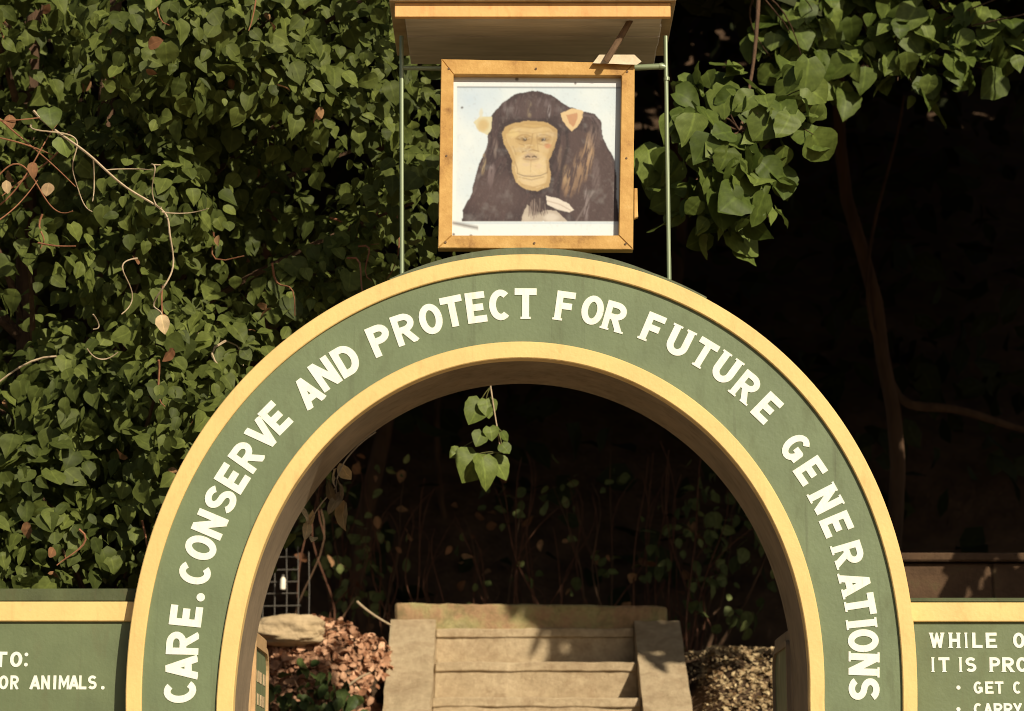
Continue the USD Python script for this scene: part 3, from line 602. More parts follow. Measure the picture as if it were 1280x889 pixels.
q4 = np.stack([ii[:-1, :-1], ii[1:, :-1], ii[1:, 1:], ii[:-1, 1:]], -1).reshape(-1, 4)
# the painting was put on with the crop's own proportions: u 18..866, v 18..838 cover the board
obj('painting', cat([(gp.reshape(-1, 3), q4)]), M['paint_pic'], pf, attr={'tint': col.reshape(-1, 3)})

# ------------------------------------------------------------------ staircase
SY = 5.45
stc = thing('staircase', 'concrete staircase between sloping side walls seen through the arch', 'stairs', (0.14, SY, 0))
SX0, SX1 = at(545, 780, SY)[0], at(793, 780, SY)[0]
OX0, OX1 = at(489, 780, SY)[0], at(850, 780, SY)[0]
ztop = at(640, 787.5, SY)[2]
def rough_edge(m, amp, sd, cell=0.05):
    m = trimesh.Trimesh(*m, process=True) if isinstance(m, tuple) else m
    v, f = trimesh.remesh.subdivide_to_size(m.vertices, m.faces, cell * 1.6)
    m = trimesh.Trimesh(v, f, process=True)
    d = np.stack([fbm(m.vertices * 9, 3, sd + k) - .5 for k in range(3)], 1)
    return np.array(m.vertices) + amp * d, np.array(m.faces)
for k in range(13):
    z1 = ztop - 0.215 * k; y0 = SY - 0.325 * k
    if z1 < 0.05: break
    mm = box(SX0 - 0.004, SX1 + 0.004, y0, y0 + 0.45, z1 - 0.32, z1, 0.012)
    obj('step', rough_edge(mm, 0.022, 20 + k) if k < 4 else mm, M['concrete'], stc, 40)
    nz = box(SX0 + .002, SX1 - .002, y0 - .015, y0 + .05, z1 - .045, z1 + .006, .006)
    obj('nosing', rough_edge(nz, 0.015, 120 + k, .03) if k < 4 else nz, M['concrete'], stc, 40)
za = at(640, 774.5, SY - 0.02)[2]
for xa, xb, zz in ((OX0, SX0, za), (SX1, OX1, za - 0.008)):
    yb = SY - (zz / STAIR_SLOPE) + 0.4
    prof = np.array([(SY + 0.0, zz), (yb, zz - STAIR_SLOPE * (SY - yb)), (yb, -0.1), (SY + 0.0, zz - 0.9)])
    V = np.array([[x, y, z] for x in (xa, xb) for y, z in prof])
    mm = trimesh.convex.convex_hull(V)
    obj('side_wall', rough_edge(mm, 0.02, 40 + int(xa > 0), 0.09), M['concrete'], stc, 40)
b0, b1 = at(494, 753, SY + 0.03), at(833.5, 756, SY + 0.03)
bm = box(b0[0], b1[0], SY + 0.012, SY + 0.30, ztop - 0.6, b0[2] - 0.005, 0.012)
v_, f_ = rough_edge(bm, 0.03, 60)
v_[:, 2] -= (v_[:, 0] - b0[0]) * 0.012
obj('landing_beam', (v_, f_), M['concrete_old'], stc, 40)

# ------------------------------------------------------------------ leaves
def leaf_shape(kind='heart', n=9):
    """(vertices across x, along y, lift z), triangles and (rib, along): a leaf one unit long, stalk end at the origin"""
    W = {'heart': ([0, .05, .13, .25, .4, .55, .7, .85, .94, 1], [.20, .36, .46, .50, .48, .41, .31, .17, .07, .0]), 'round': ([0, .05, .13, .25, .4, .55, .7, .82, .92, 1], [.22, .40, .50, .55, .55, .49, .39, .27, .13, .01]),
         'ovate': ([0, .08, .16, .28, .42, .57, .72, .86, 1], [.05, .26, .36, .41, .40, .33, .22, .10, .0]), 'oval': ([0, .1, .22, .36, .5, .64, .78, .9, 1], [.0, .19, .29, .345, .36, .32, .23, .12, 0]), 'lance': ([0, .2, .5, .8, 1], [.0, .15, .19, .11, 0])}
    t, w = W[kind]
    if n < len(t): t, w = np.linspace(0, 1, n), np.interp(np.linspace(0, 1, n), t, w)
    n = len(t)
    V, A = [], []
    for k, (tt, ww) in enumerate(zip(t, w)):
        back = -0.10 if kind in ('heart', 'round') and k == 0 else 0
        for sx in (-1, 0, 1):
            V.append([sx * ww, tt + (back if sx else 0), abs(sx) * ww * 0.20 - 0.18 * tt ** 2]); A.append([1.0 if sx == 0 else 0.0, tt])
    Fc = []
    for k in range(n - 1):
        a = 3 * k
        Fc += [[a, a + 1, a + 4], [a, a + 4, a + 3], [a + 1, a + 2, a + 5], [a + 1, a + 5, a + 4]]
    return np.array(V), np.array(Fc), np.array(A)
SH = {k: leaf_shape(k) for k in ('heart', 'round', 'ovate', 'oval', 'lance')}
SH['clump'] = leaf_shape('oval', 4)
def make_leaves(pos, nrm, tip, size, kind, R, tone=None):
    """(V, F, attr) for many leaves at once, one block of rows per leaf"""
    V0, F0, A0 = SH[kind]
    N = len(pos); nrm = nrm / np.linalg.norm(nrm, axis=1, keepdims=True)
    tip = tip - nrm * (tip * nrm).sum(1, keepdims=True); tip /= np.linalg.norm(tip, axis=1, keepdims=True) + 1e-9
    side = np.cross(tip, nrm)
    curl = R.uniform(0.3, 1.9, N)[:, None]; wid = R.uniform(0.78, 1.15, N)[:, None]; skew = R.normal(0, .12, N)[:, None]
    x = V0[None, :, 0] * wid + skew * V0[None, :, 1] ** 2; y = np.broadcast_to(V0[None, :, 1], x.shape); z = V0[None, :, 2] * curl + R.normal(0, .02, x.shape)
    edge = np.exp(R.normal(0, .035, x.shape)); x = x * edge
    tw = R.normal(0, .22, N)[:, None]; z = z + tw * x * y
    P = pos[:, None] + size[:, None, None] * (side[:, None] * x[..., None] + tip[:, None] * (y - .4)[..., None] + nrm[:, None] * z[..., None])
    tone = R.uniform(0, 1, N) if tone is None else tone
    A = np.concatenate([np.broadcast_to(A0[None], (N,) + A0.shape), np.broadcast_to(tone[:, None, None], (N, len(A0), 1))], 2)
    return P, F0, A
def join(P, F0, A):
    N, K = P.shape[:2]
    return (P.reshape(-1, 3), (F0[None] + (np.arange(N) * K)[:, None, None]).reshape(-1, 3)), A.reshape(-1, 3)
def unit(a): return a / np.linalg.norm(a, axis=-1, keepdims=True)
def behind_arch(px, py):
    c = np.hypot(px - 651, py - 818)
    return ((c < 505) & (c > 330)) | ((py > 740) & (px < 175)) | ((py > 745) & (px > 1140)) | ((px > 545) & (px < 795) & (py > 70) & (py < 330))
def lump_leaves(lumps, per_area, size, R, face=0.7, droop=1.0):
    """leaves over the shells of rounded clumps: (pos, normal, tip, size)"""
    out = []
    for c, r in lumps:
        n = int(per_area * r * r * 12)
        d = unit(R.normal(size=(n, 3)) + [0, -0.55, 0.15])
        rr = r * R.uniform(0.62, 1.08, n)[:, None] * (0.8 + 0.4 * noise(d * 2.2 + c, 5))[:, None]
        p = c + d * rr * [1, .8, 1]
        nn = unit(d * 0.9 + np.array([0.15, -face, 0.45]) + R.normal(0, .5, (n, 3)))
        tp = np.stack([d[:, 0] * .6, d[:, 1] * .3, -droop * np.ones(n)], 1) + R.normal(0, .5, (n, 3))
        out.append((p, nn, tp, size * np.clip(np.exp(R.normal(-.05, .30, n)), .45, 1.35)))
    return [np.concatenate([o[k] for o in out]) for k in range(4)]
def leafy(parent, pos, nrm, tip, sz, kind, R, mat, tone=None, most=300, stuff='foliage', name='leaf', keep=None):
    """the leaves that show largest become parts of their own, the rest one part"""
    P, F0, A = make_leaves(pos, nrm, tip, sz, kind, R, tone)
    px, py = pix(pos)
    seen = (px > -8) & (px < 1288) & (py > -8) & (py < 897) & ~behind_arch(px, py)
    view = unit(np.array([0, -DIST, EYE]) - pos)
    if keep is not None: seen &= keep
    # a leaf counts as in front when few others lie before it
    from scipy.spatial import cKDTree
    T = cKDTree(np.stack([px, py], 1)); score = np.zeros(len(pos))
    cand = np.nonzero(seen)[0]
    for i in cand:
        nb = T.query_ball_point((px[i], py[i]), 11)
        hid = sum(1 for j in nb if pos[j, 1] < pos[i, 1] - 0.01)
        score[i] = sz[i] * (0.25 + abs((unit(nrm[i]) * view[i]).sum())) / (1 + 1.5 * hid)
    order = cand[np.argsort(-score[cand])][:most]
    for i in order: obj(name, (P[i], F0), mat, parent, True, {'leafuv': A[i]})
    rest = np.setdiff1d(np.arange(len(pos)), order)
    if len(rest):
        (V, Fc), at_ = join(P[rest], F0, A[rest])
        obj(stuff, (V, Fc), mat, parent, True, {'leafuv': at_}, kind='stuff')

# left: three leafy climbers grown over trees behind the wall
def climber(label, seed, boxes, nl, rad, size, trunk_x, mat='leaf', dens=84, kind='heart', most=300):
    R = np.random.default_rng(seed)
    t = thing('climber_clad_tree', label, 'tree', (trunk_x, 1.9, ground_z(trunk_x, 1.9)))
    lumps = []
    for (xa, xb, ya, yb, za_, zb_), n in zip(boxes, nl):
        for _ in range(n):
            c, r = np.array([R.uniform(xa, xb), R.uniform(ya, yb), R.uniform(za_, zb_)]), R.uniform(*rad)
            px, py = pix(c)
            hollow = min(math.hypot((px - 150) / 120, (py - 410) / 75), math.hypot((px - 95) / 70, (py - 215) / 55), math.hypot((px - 60) / 90, (py - 620) / 60))
            if hollow < 1 and c[1] < 1.6 and R.random() < .55: continue
            if math.hypot(px - 651, py - 818) > 385 + r * 310: lumps.append((c, r))
    for kd, dn, sz, mo in (('ovate', .50, 1.0, 130), ('round', .30, .95, 80), ('oval', .36, .85, 60), ('lance', .25, .8, 30)):
        leafy(t, *lump_leaves(lumps, dens * dn, size * sz, R), kd, R, M[mat], most=mo)
    for c, r in lumps[::3]:
        q0 = c + [R.normal(0, .1), -.75 * r, r * R.uniform(.2, .7)]; dd = np.array([R.normal(0, .5), -.05, -.8]) * r
        q = [q0 + dd * k_ + R.normal(0, .02, 3) for k_ in (0, .35, .7, 1.1)]
        obj('twig', tube(spline(q, 9), np.linspace(.005, .002, 9), 5), M['twig'] if R.random() < .3 else M['red_twig'], t, 60)
    fill = [(c + np.array([R.normal(0, .15), .45 + R.uniform(0, .3), R.normal(0, .15)]), r * 1.25) for c, r in lumps]
    leafy(t, *lump_leaves(fill, dens * .55, size, R), 'ovate', R, M[mat], most=0, stuff='inner_foliage')
    # dead leaves caught among the green ones
    pd = []
    for c, r in lumps:
        if R.random() < .75:
            d = unit(R.normal(size=3) + [0, -1.2, 0]); pd.append(c + d * r * 1.05)
    if pd:
        pd = np.array(pd); n = len(pd)
        P, F0, A = make_leaves(pd, unit(R.normal(size=(n, 3)) + [0, -.8, .2]), R.normal(0, .5, (n, 3)) - [0, 0, 1], size * R.uniform(.5, 1.0, n), 'oval', R)
        for i in range(n): obj('dead_leaf', (P[i], F0), M['leaf_dead'], t, True, {'leafuv': A[i]})
    g = t.loc
    top = max(c[2] for c, r in lumps)
    tp = spline([g + [0, 0, -.1], g + [.05, .05, (top - g[2]) * .4], g + [-.08, .1, (top - g[2]) * .75], [g[0], g[1], top]], 14)
    obj('trunk', tube(tp, np.linspace(.085, .03, 14), 9), M['bark'], t, 60)
    for k, (c, r) in enumerate(lumps[::2]):
        j = tp[int(np.clip((c[2] - .35 - g[2]) / (top - g[2]) * 13, 1, 12))]
        obj('branch', tube(spline([j, (j + c) / 2 + [0, .05, .08], c], 7), np.linspace(.022, .006, 7), 5), M['bark'], t, 60)
climber('tall leafy climber at the far left with bare vines hanging from it', 11, [(-3.3, -1.5, .9, 1.7, 2.9, 5.6), (-3.3, -1.7, 1.6, 2.6, 2.4, 6.0)], [28, 20], (.2, .36), .078, -2.1)
climber('dense leafy climber between the picture and the left vines', 12, [(-1.5, -.35, .75, 1.3, 3.2, 5.3), (-1.6, -.3, 1.4, 2.2, 2.9, 5.8)], [34, 22], (.18, .32), .074, -1.75)
climber('dim leafy shrub above the left wall in the shade of the arch', 13, [(-3.0, -1.15, .8, 1.2, 2.35, 3.15), (-2.4, -1.1, 1.2, 1.6, 2.4, 3.5)], [18, 10], (.2, .30), .076, -1.7)

# right: larger heart-shaped leaves
def px_lumps(spec): return [(at(x, y, Y), r) for x, y, Y, r in spec]
def broad_tree(label, seed, spec, size, base, dens, over_px, most=300, mat='leaf_big'):
    R = np.random.default_rng(seed)
    t = thing('broadleaf_tree', label, 'tree', (base[0], base[1], ground_z(*base)))
    lumps = px_lumps(spec)
    leafy(t, *lump_leaves(lumps, dens * .6, size, R, 0.8), 'round', R, M[mat], most=most * 6 // 10)
    leafy(t, *lump_leaves(lumps, dens * .4, size * .9, R, 0.6), 'ovate', R, M[mat], most=most * 4 // 10)
    g = t.loc
    oy = float(np.median([q[2] for q in spec])) + .4
    over = np.array([at(over_px, 0, oy)[0], oy, 5.85])
    tp = spline([g + [0, 0, -.1], g + [.05, 0, 2.0], [g[0], g[1], 5.2], [g[0] - .5, g[1] - .2, 5.9], [g[0] * .5 + over[0] * .5, 2.1, 6.0], over], 26)
    obj('trunk', tube(tp, np.linspace(.10, .022, 26), 9), M['bark'], t, 60)
    near = [c for c, r in lumps if abs(c[0] - lumps[0][0][0]) < .9]
    mid = np.mean(near, 0) + [0, .35, .12]
    over = np.array([mid[0] + .12, mid[1] + .25, 5.85])
    b1 = spline([over, (over + mid) / 2 + [.05, .08, 0], mid], 12)
    obj('branch', tube(b1, np.linspace(.013, .006, 12), 7), M['bark'], t, 60)
    for k, (c, r) in enumerate(lumps):
        j = b1[4 + int(np.argmin(np.linalg.norm(b1[4:] - c, axis=1)))]
        obj('twig', tube(spline([j, (j + c) / 2 + R.normal(0, .03, 3) + [0, .04, .02], c + [0, -r * .4, -.02]], 8), np.linspace(.005, .002, 8), 5), M['bark'], t, 60)
broad_tree('bushy spray of heart-shaped leaves right of the picture post', 21,
    [(868, 165, 1.0, .13), (900, 205, .95, .14), (945, 140, 1.0, .12), (990, 158, 1.05, .13), (1015, 165, 1.0, .08), (925, 250, 1.0, .13), (880, 285, 1.1, .12), (955, 225, 1.1, .12), (905, 110, 1.3, .13), (850, 215, 1.4, .15), (905, 300, 1.2, .10), (960, 275, 1.1, .08), (1000, 110, 1.2, .11), (860, 130, 1.3, .1), (850, 255, 1.2, .12), (940, 185, 1.1, .14), (985, 45, 2.9, .19), (1005, 95, 2.9, .15), (965, 75, 2.9, .14), (1015, 20, 2.9, .18), (875, 235, 1.0, .12)], .122, (3.2, 2.4), 62, 1000)
broad_tree('leafy bough hanging in from the top right corner', 22,
    [(1030, 40, 3.1, 0.194), (1085, 35, 3.0, 0.194), (1135, 60, 2.9, 0.184), (1185, 92, 2.8, 0.151), (1120, 100, 2.9, 0.130), (1060, 90, 3.0, 0.173), (1225, 45, 2.9, 0.194), (1160, 5, 3.0, 0.238), (1255, 60, 2.9, 0.140), (1235, 88, 2.8, 0.108), (1010, -10, 3.2, 0.216), (1090, -20, 3.1, 0.238), (1040, 125, 3.0, 0.108), (1155, 120, 2.9, 0.097), (960, 15, 3.2, 0.130),
     (1560, -120, 1.2, .30), (1500, -190, 1.2, .26), (1640, -60, 1.2, .28)], .130, (4.0, 3.9), 46, 1130)

# sprig hanging in the opening
R = np.random.default_rng(31)
SPY = 1.6
sp = thing('hanging_sprig', 'small green sprig hanging free in the arch opening', 'vine', at(620, 470, SPY))
sps = [np.array([-.15, 2.0, 5.9]), at(598, 60, SPY + .1)] + [at(x, y, SPY) for x, y in ((596, 200), (606, 330), (611, 440), (614, 490), (619, 520), (623, 545), (626, 566))]
obj('stem', tube(spline(sps, 30), np.linspace(.009, .003, 30), 6), M['twig'], sp, 60)
for x, y, s, dx, tone in ((597, 512, .115, -.4, .8), (610, 508, .085, .2, 1.), (599, 547, .07, -.5, .7), (614, 540, .06, .2, .9), (590, 580, .135, -.5, .9), (605, 586, .135, .0, 1.), (623, 583, .11, .5, 1.), (631, 560, .055, .7, .6), (570, 566, .055, -.9, 1.), (630, 545, .05, .6, .5)):
    p = at(x, y, SPY - .02 + R.uniform(-.03, .03))[None]
    P, F0, A = make_leaves(p, np.array([[R.normal(.2, .2), -1, .35]]), np.array([[dx, 0, -1.]]), np.array([s]), 'round', R, np.array([tone]))
    obj('leaf', (P[0], F0), M['leaf_big'], sp, True, {'leafuv': A[0]})
    bs = P[0][1]; sc = spline(sps, 30); j = sc[np.argmin(np.linalg.norm(sc - bs - [0, 0, .03], axis=1))]
    obj('stalk', tube(spline([j, (j + bs) / 2 + [0, -.005, .006], bs], 6), .0018, 5), M['fern_stalk'], sp, 60)

# bare vines on the left
def vines(label, specs, mat, loc, group=None, leaves=()):
    t = thing('bare_vine', label, 'vine', loc, group)
    for pts, Y, r0, r1 in specs:
        q = np.array([at(x, y, Y) for x, y in pts]); rr = np.random.default_rng(abs(len(pts) + int(pts[0][0]))); q += rr.normal(0, .012, q.shape) * [0.3, 3, 0.3]
        obj('stem', tube(spline(q, 6 * len(pts)), np.linspace(r0, r1, 6 * len(pts)), 5), M[mat], t, 60)
    for x, y, Y, s, kind, m in leaves:
        rr = np.random.default_rng(int(x + y))
        P, F0, A = make_leaves(at(x, y, Y)[None], np.array([[.1, -1, .3]]), np.array([[rr.normal(0, .2), 0, -1.]]), np.array([s]), kind, rr)
        obj('leaf', (P[0], F0), M[m], t, True, {'leafuv': A[0]})
vines('long bare pale vine slanting down across the left foliage', [([(38, 134), (75, 166), (120, 203), (165, 238), (202, 265), (212, 292), (216, 328), (205, 360), (188, 382), (197, 388), (202, 402)], .42, .0055, .0028),
    ([(40, 153), (62, 168), (98, 178), (92, 205), (93, 228), (103, 250), (113, 263)], .44, .003, .002), ([(118, 200), (116, 228), (115, 255)], .46, .003, .002), ([(205, 268), (228, 268), (262, 266)], .46, .0025, .0015),
    ([(200, 208), (190, 206), (198, 214), (190, 232), (193, 252), (200, 262)], .43, .003, .002), ([(128, 208), (150, 206), (190, 210)], .45, .0025, .0015), ([(170, 320), (158, 345), (166, 365), (152, 392)], .46, .003, .002)], 'twig', at(120, 200, .45), leaves=((203, 402, .41, .075, 'oval', 'leaf_tan'), (62, 145, .40, .085, 'heart', 'leaf_big'), (80, 182, .41, .08, 'heart', 'leaf_big')))
vines('tangle of dry reddish twigs at the left edge of the foliage', [([(-20, 130), (20, 165), (60, 200), (95, 232)], .45, .004, .002), ([(-15, 260), (30, 225), (55, 180), (70, 150)], .46, .004, .002), ([(-10, 170), (30, 180), (65, 190)], .44, .0035, .002),
    ([(-10, 215), (25, 205), (50, 240), (90, 262)], .46, .0035, .002), ([(0, 285), (35, 245), (50, 225)], .45, .003, .002), ([(45, 300), (70, 306), (95, 310)], .46, .004, .0025), ([(-10, 150), (30, 150), (60, 140)], .45, .003, .002)], 'red_twig', at(30, 200, .45),
    leaves=((12, 150, .44, .06, 'oval', 'leaf_dead'), (40, 210, .44, .07, 'oval', 'leaf_dead'), (8, 232, .44, .06, 'oval', 'leaf_tan'), (60, 235, .43, .06, 'oval', 'leaf_tan')))
vines('short pale twig loop low on the left foliage', [([(112, 440), (130, 448), (148, 440)], .42, .0028, .002), ([(118, 395), (122, 405), (116, 415)], .42, .0028, .002)], 'twig', at(130, 440, .42))

# dead leaf clusters inside the arch, left
def dead_cluster(label, spots, Y, stem):
    t = thing('dead_leaf_cluster', label, 'dead leaves', at(*spots[0][:2], Y))
    rr = np.random.default_rng(int(spots[0][0]))
    obj('stem', tube(spline([at(x, y, Y) for x, y in stem], 12), .003, 5), M['twig'], t, 60)
    for x, y in spots:
        P, F0, A = make_leaves(at(x, y, Y + rr.uniform(-.03, .03))[None], unit(rr.normal(size=(1, 3)) + [[0, -1.2, 0]]), np.array([[rr.normal(0, .35), 0, -1.]]), np.array([rr.uniform(.08, .12)]), 'lance' if len(label) % 2 else 'oval', rr, np.array([rr.uniform(.2, .9)]))
        obj('leaf', (P[0], F0), M['leaf_tan'], t, True, {'leafuv': A[0]})
dead_cluster('brown dead leaves hanging by the upper left of the opening', [(417, 595), (425, 608), (421, 625), (428, 640), (412, 612), (430, 588)], 1.3, [(470, 540), (440, 565), (424, 590), (424, 630)])
dead_cluster('smaller brown dead leaves hanging below the others in the opening', [(385, 660), (393, 672), (388, 650), (380, 640)], 1.35, [(420, 610), (400, 632), (386, 655)])

# ------------------------------------------------------------------ left of the stairs: stone, litter heap, shrub, wire
def rock(c, r, seed, amp=.5):
    m = trimesh.creation.icosphere(4, 1.0); v = np.array(m.vertices)
    v = v * (1 - amp / 2 + amp * fbm(v * 1.6 + seed, 5, seed))[:, None]
    v = np.sign(v) * np.abs(v) ** .85
    return c + v * r, np.array(m.faces)
HY = 5.1
tag(obj('flat_stone', rock(at(362, 788, HY - .22), (.20, .13, .085), 5, .9), M['stone'], smooth=60), 'pale flat stone behind the reddish litter heap', 'stone')
R = np.random.default_rng(41)
mound = rock(at(385, 890, HY), (.46, .34, .46), 9, 1.0)
tag(obj('earth_mound', mound, M['soil'], smooth=60), 'low earth mound under the reddish litter heap', 'mound')
def litter(name, label, p, nn, size, mat, seed, shapes=('oval', 'lance')):
    R = np.random.default_rng(seed); n = len(p)
    P, F0, A = make_leaves(p, unit(nn + R.normal(size=(n, 3)) * .42), R.normal(size=(n, 3)), size * R.uniform(.5, 1.5, n), shapes[0], R, np.clip(R.normal(.5, .3, n), 0, 1))
    (V, Fc), a_ = join(P, F0, A)
    tag(obj(name, (V, Fc), mat, None, True, {'leafuv': a_}), label, 'dead leaves', kind='stuff')
def on_mesh(m, n, seed, off=.02):
    R = np.random.default_rng(seed); t = trimesh.Trimesh(*m, process=True); t.fix_normals()
    ok = (t.face_normals[:, 2] > -.2) & (t.face_normals[:, 1] < .5); pr = np.where(ok, t.area_faces, 0); f = R.choice(len(t.faces), n, p=pr / pr.sum())
    w = R.dirichlet((1, 1, 1), n); p = (t.triangles[f] * w[..., None]).sum(1)
    return p + t.face_normals[f] * R.uniform(0, off * 2, (n, 1)), t.face_normals[f]
litter('dead_leaf_heap', 'reddish heap of dead leaves beside the staircase on the left', *on_mesh(mound, 4200, 42, .03), .040, M['leaf_red'], 42)
# wire mesh
wf = thing('wire_mesh_panel', 'square wire mesh panel standing behind the pale stone', 'fence', at(355, 770, HY + .5))
for y in (696, 712, 727, 741.5, 757, 772): obj('wire', tube([at(322, y + 1, HY + .5), at(350, y + .4, HY + .5), at(373 if y < 750 else 376, y, HY + .5)], .003, 5), M['wire'], wf)
for x in (328, 343, 358, 372.5, 386): obj('wire', tube([at(x, 684 if x < 380 else 690, HY + .504), at(x + .6, 735, HY + .504), at(x, 785, HY + .504)], .003, 5), M['wire'], wf)
bt = thing('hanging_bottle', 'small white plastic bottle hanging on the wire mesh', 'bottle', at(353.5, 726, HY + .45))
def lathe(prof, c, n=14):
    V, Fc = [], []
    for r, z in prof:
        for k in range(n): V.append(c + np.array([r * math.cos(2 * math.pi * k / n), r * math.sin(2 * math.pi * k / n), z]))
    for i in range(len(prof) - 1):
        for k in range(n): Fc.append([i * n + k, i * n + (k + 1) % n, (i + 1) * n + (k + 1) % n, (i + 1) * n + k])
    return cat([(np.array(V), np.array(Fc))])
bc = at(353.5, 737, HY + .45)
obj('bottle_body', lathe([(0, 0), (.014, 0), (.017, .006), (.017, .058), (.008, .072), (.0, .072)], bc), M['plastic'], bt, 50)
obj('cap', lathe([(0, .0725), (.009, .0725), (.009, .086), (0, .086)], bc), M['wire'], bt, 50)
# small leafy shrub before the heap
R = np.random.default_rng(51)
sb = thing('low_shrub', 'low dark green shrub in front of the reddish heap', 'shrub', at(390, 900, HY - .5))
leafy(sb, *lump_leaves([(at(x, y, HY - .48), r * 1.15) for x, y, r in ((365, 870, .14), (395, 852, .12), (425, 868, .11), (400, 890, .16), (350, 895, .15), (430, 900, .13), (375, 905, .16))], 60, .075, R, .5, .6), 'oval', R, M['fern'], most=140)
for k in range(7):
    q = at(355 + 13 * k, 850 + R.uniform(-5, 20), HY - .5); g = at(392 + 3 * k, 930, HY - .5)
    obj('stem', tube(spline([g, (g + q) / 2 + [0, 0, .03], q], 7), np.linspace(.007, .003, 7), 5), M['bark'], sb, 60)
for pts, lab in ((([(448, 800), (462, 800), (472, 799)]), 'short pale stick poking right from the top of the heap'), (([(425, 868), (445, 850), (463, 841)]), 'bent pale stick leaning on the low shrub'), (([(446, 752), (466, 768), (490, 782)]), 'thin dry stick leaning on the staircase side wall')):
    tag(obj('dry_stick', tube(spline([at(x, y, HY - .35 if pts[0][0] < 440 else HY + .1) for x, y in pts], 9), np.linspace(.008, .005, 9), 6), M['twig'], smooth=60), lab, 'stick')
# right: sunlit litter slope
R = np.random.default_rng(43)
gp_ = np.stack([R.uniform(.98, 2.7, 15000), R.uniform(3.7, 6.4, 15000), np.zeros(15000)], 1); gp_[:, 2] = ground_z(gp_[:, 0], gp_[:, 1]) + R.uniform(0, .035, 15000)
litter('dead_leaf_litter', 'tan dead leaf litter on the slope right of the staircase', gp_, np.tile([0, -.4, 1.0], (15000, 1)), .026, M['leaf_tan'], 44)
gp_ = np.stack([R.uniform(-2.4, -.75, 3500), R.uniform(3.9, 6.2, 3500), np.zeros(3500)], 1); gp_[:, 2] = ground_z(gp_[:, 0], gp_[:, 1]) + R.uniform(0, .03, 3500)
litter('dead_leaf_litter', 'scattered brown leaf litter on the slope left of the staircase', gp_, np.tile([0, -.4, 1.0], (3500, 1)), .045, M['leaf_dead'], 45)
# right: old block wall in the shade
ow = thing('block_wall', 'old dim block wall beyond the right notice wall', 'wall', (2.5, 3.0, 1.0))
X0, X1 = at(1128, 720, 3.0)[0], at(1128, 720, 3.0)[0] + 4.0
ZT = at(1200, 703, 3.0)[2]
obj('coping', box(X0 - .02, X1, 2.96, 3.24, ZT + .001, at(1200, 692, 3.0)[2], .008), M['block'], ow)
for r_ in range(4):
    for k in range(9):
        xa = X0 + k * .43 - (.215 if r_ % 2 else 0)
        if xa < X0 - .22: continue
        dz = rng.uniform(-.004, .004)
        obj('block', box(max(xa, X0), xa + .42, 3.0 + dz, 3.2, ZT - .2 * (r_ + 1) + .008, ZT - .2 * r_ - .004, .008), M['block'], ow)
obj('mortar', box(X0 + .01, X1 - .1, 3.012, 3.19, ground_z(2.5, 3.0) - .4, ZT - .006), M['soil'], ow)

# ------------------------------------------------------------------ forest behind
def trunk_tree(label, base, pts, r0, r1, limbs=(), group=None, crown=True, seed=0, name='forest_tree'):
    g = np.array([base[0], base[1], ground_z(*base)])
    t = thing(name, label, 'tree', g, group)
    q = np.vstack([g - [0, 0, .2], pts])
    obj('trunk', tube(spline(q, 18), np.linspace(r0, r1, 18), 10), M['bark'], t, 60)
    for lp, la, lb in limbs: obj('limb', tube(spline(lp, 12), np.linspace(la, lb, 12), 8), M['bark'], t, 60)
    if crown:
        R = np.random.default_rng(seed); top = np.array(pts[-1])
        n = 700
        d = unit(R.normal(size=(n, 3))); p = top + [0, 0, .6] + d * [1.5, 1.5, .8] * R.uniform(.35, 1, (n, 1)) ** .5
        P, F0, A = make_leaves(p, unit(d + R.normal(0, .5, (n, 3)) + [0, 0, .5]), R.normal(size=(n, 3)) - [0, 0, .6], R.uniform(.16, .3, n), 'oval', R)
        (V, Fc), a_ = join(P, F0, A)
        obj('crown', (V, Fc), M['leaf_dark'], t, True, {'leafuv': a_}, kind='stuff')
def up(x, y, Y): return at(x, y, Y)
Tb = at(1122, 700, 6.4)
trunk_tree('reddish crooked trunk standing behind the right side of the arch', (Tb[0], 6.4), [at(1120, 640, 6.4), at(1118, 520, 6.4), at(1102, 440, 6.4), at(1092, 360, 6.4), at(1066, 280, 6.4), at(1050, 180, 6.4), at(1056, -60, 6.4), at(1060, -260, 6.4)], .055, .03,
    [([at(1113, 480, 6.4), at(1135, 505, 6.4), at(1180, 510, 6.3), at(1240, 525, 6.3), at(1300, 540, 6.3)], .034, .02), ([at(1100, 440, 6.4), at(1085, 330, 6.3), at(1100, 250, 6.3), at(1130, 120, 6.3)], .014, .008)], seed=71)
for k, (x, Y, lab, sd) in enumerate(((470, 8.5, 'dark slim trunk seen at the left inside the arch', 72), (563, 9.5, 'thin pale sapling rising behind the left end of the landing', 73), (840, 10.5, 'dark trunk deep behind the right end of the landing', 74), (300, 7.6, 'dark trunk hidden in the foliage left of the arch', 76))):
    b = at(x, 700, Y); g = ground_z(b[0], Y)
    rr = np.random.default_rng(sd); pts = [np.array([b[0] + rr.normal(0, .1) + .03 * j, Y + rr.normal(0, .05), g + j * 1.1 + .8]) for j in range(5)]
    trunk_tree(lab, (b[0], Y), pts, .025 if 'sapling' in lab else .07, .018 if 'sapling' in lab else .045, seed=sd)
R = np.random.default_rng(81)
def canopy(name, label, n, lo, hi, size, mat, nz=1.0, skip=None, catg='tree canopy'):
    p = R.uniform(lo, hi, (n, 3))
    if skip is not None: p = p[~skip(p)]
    n = len(p)
    P, F0, A = make_leaves(p, unit(R.normal(size=(n, 3)) * .6 + np.array([0, -.3, nz])), R.normal(size=(n, 3)) - [0, 0, .3], size * R.uniform(.7, 1.4, n), 'clump', R)
    (V, Fc), a_ = join(P, F0, A)
    tag(obj(name, (V, Fc), M[mat], None, True, {'leafuv': a_}), label, catg, kind='stuff')
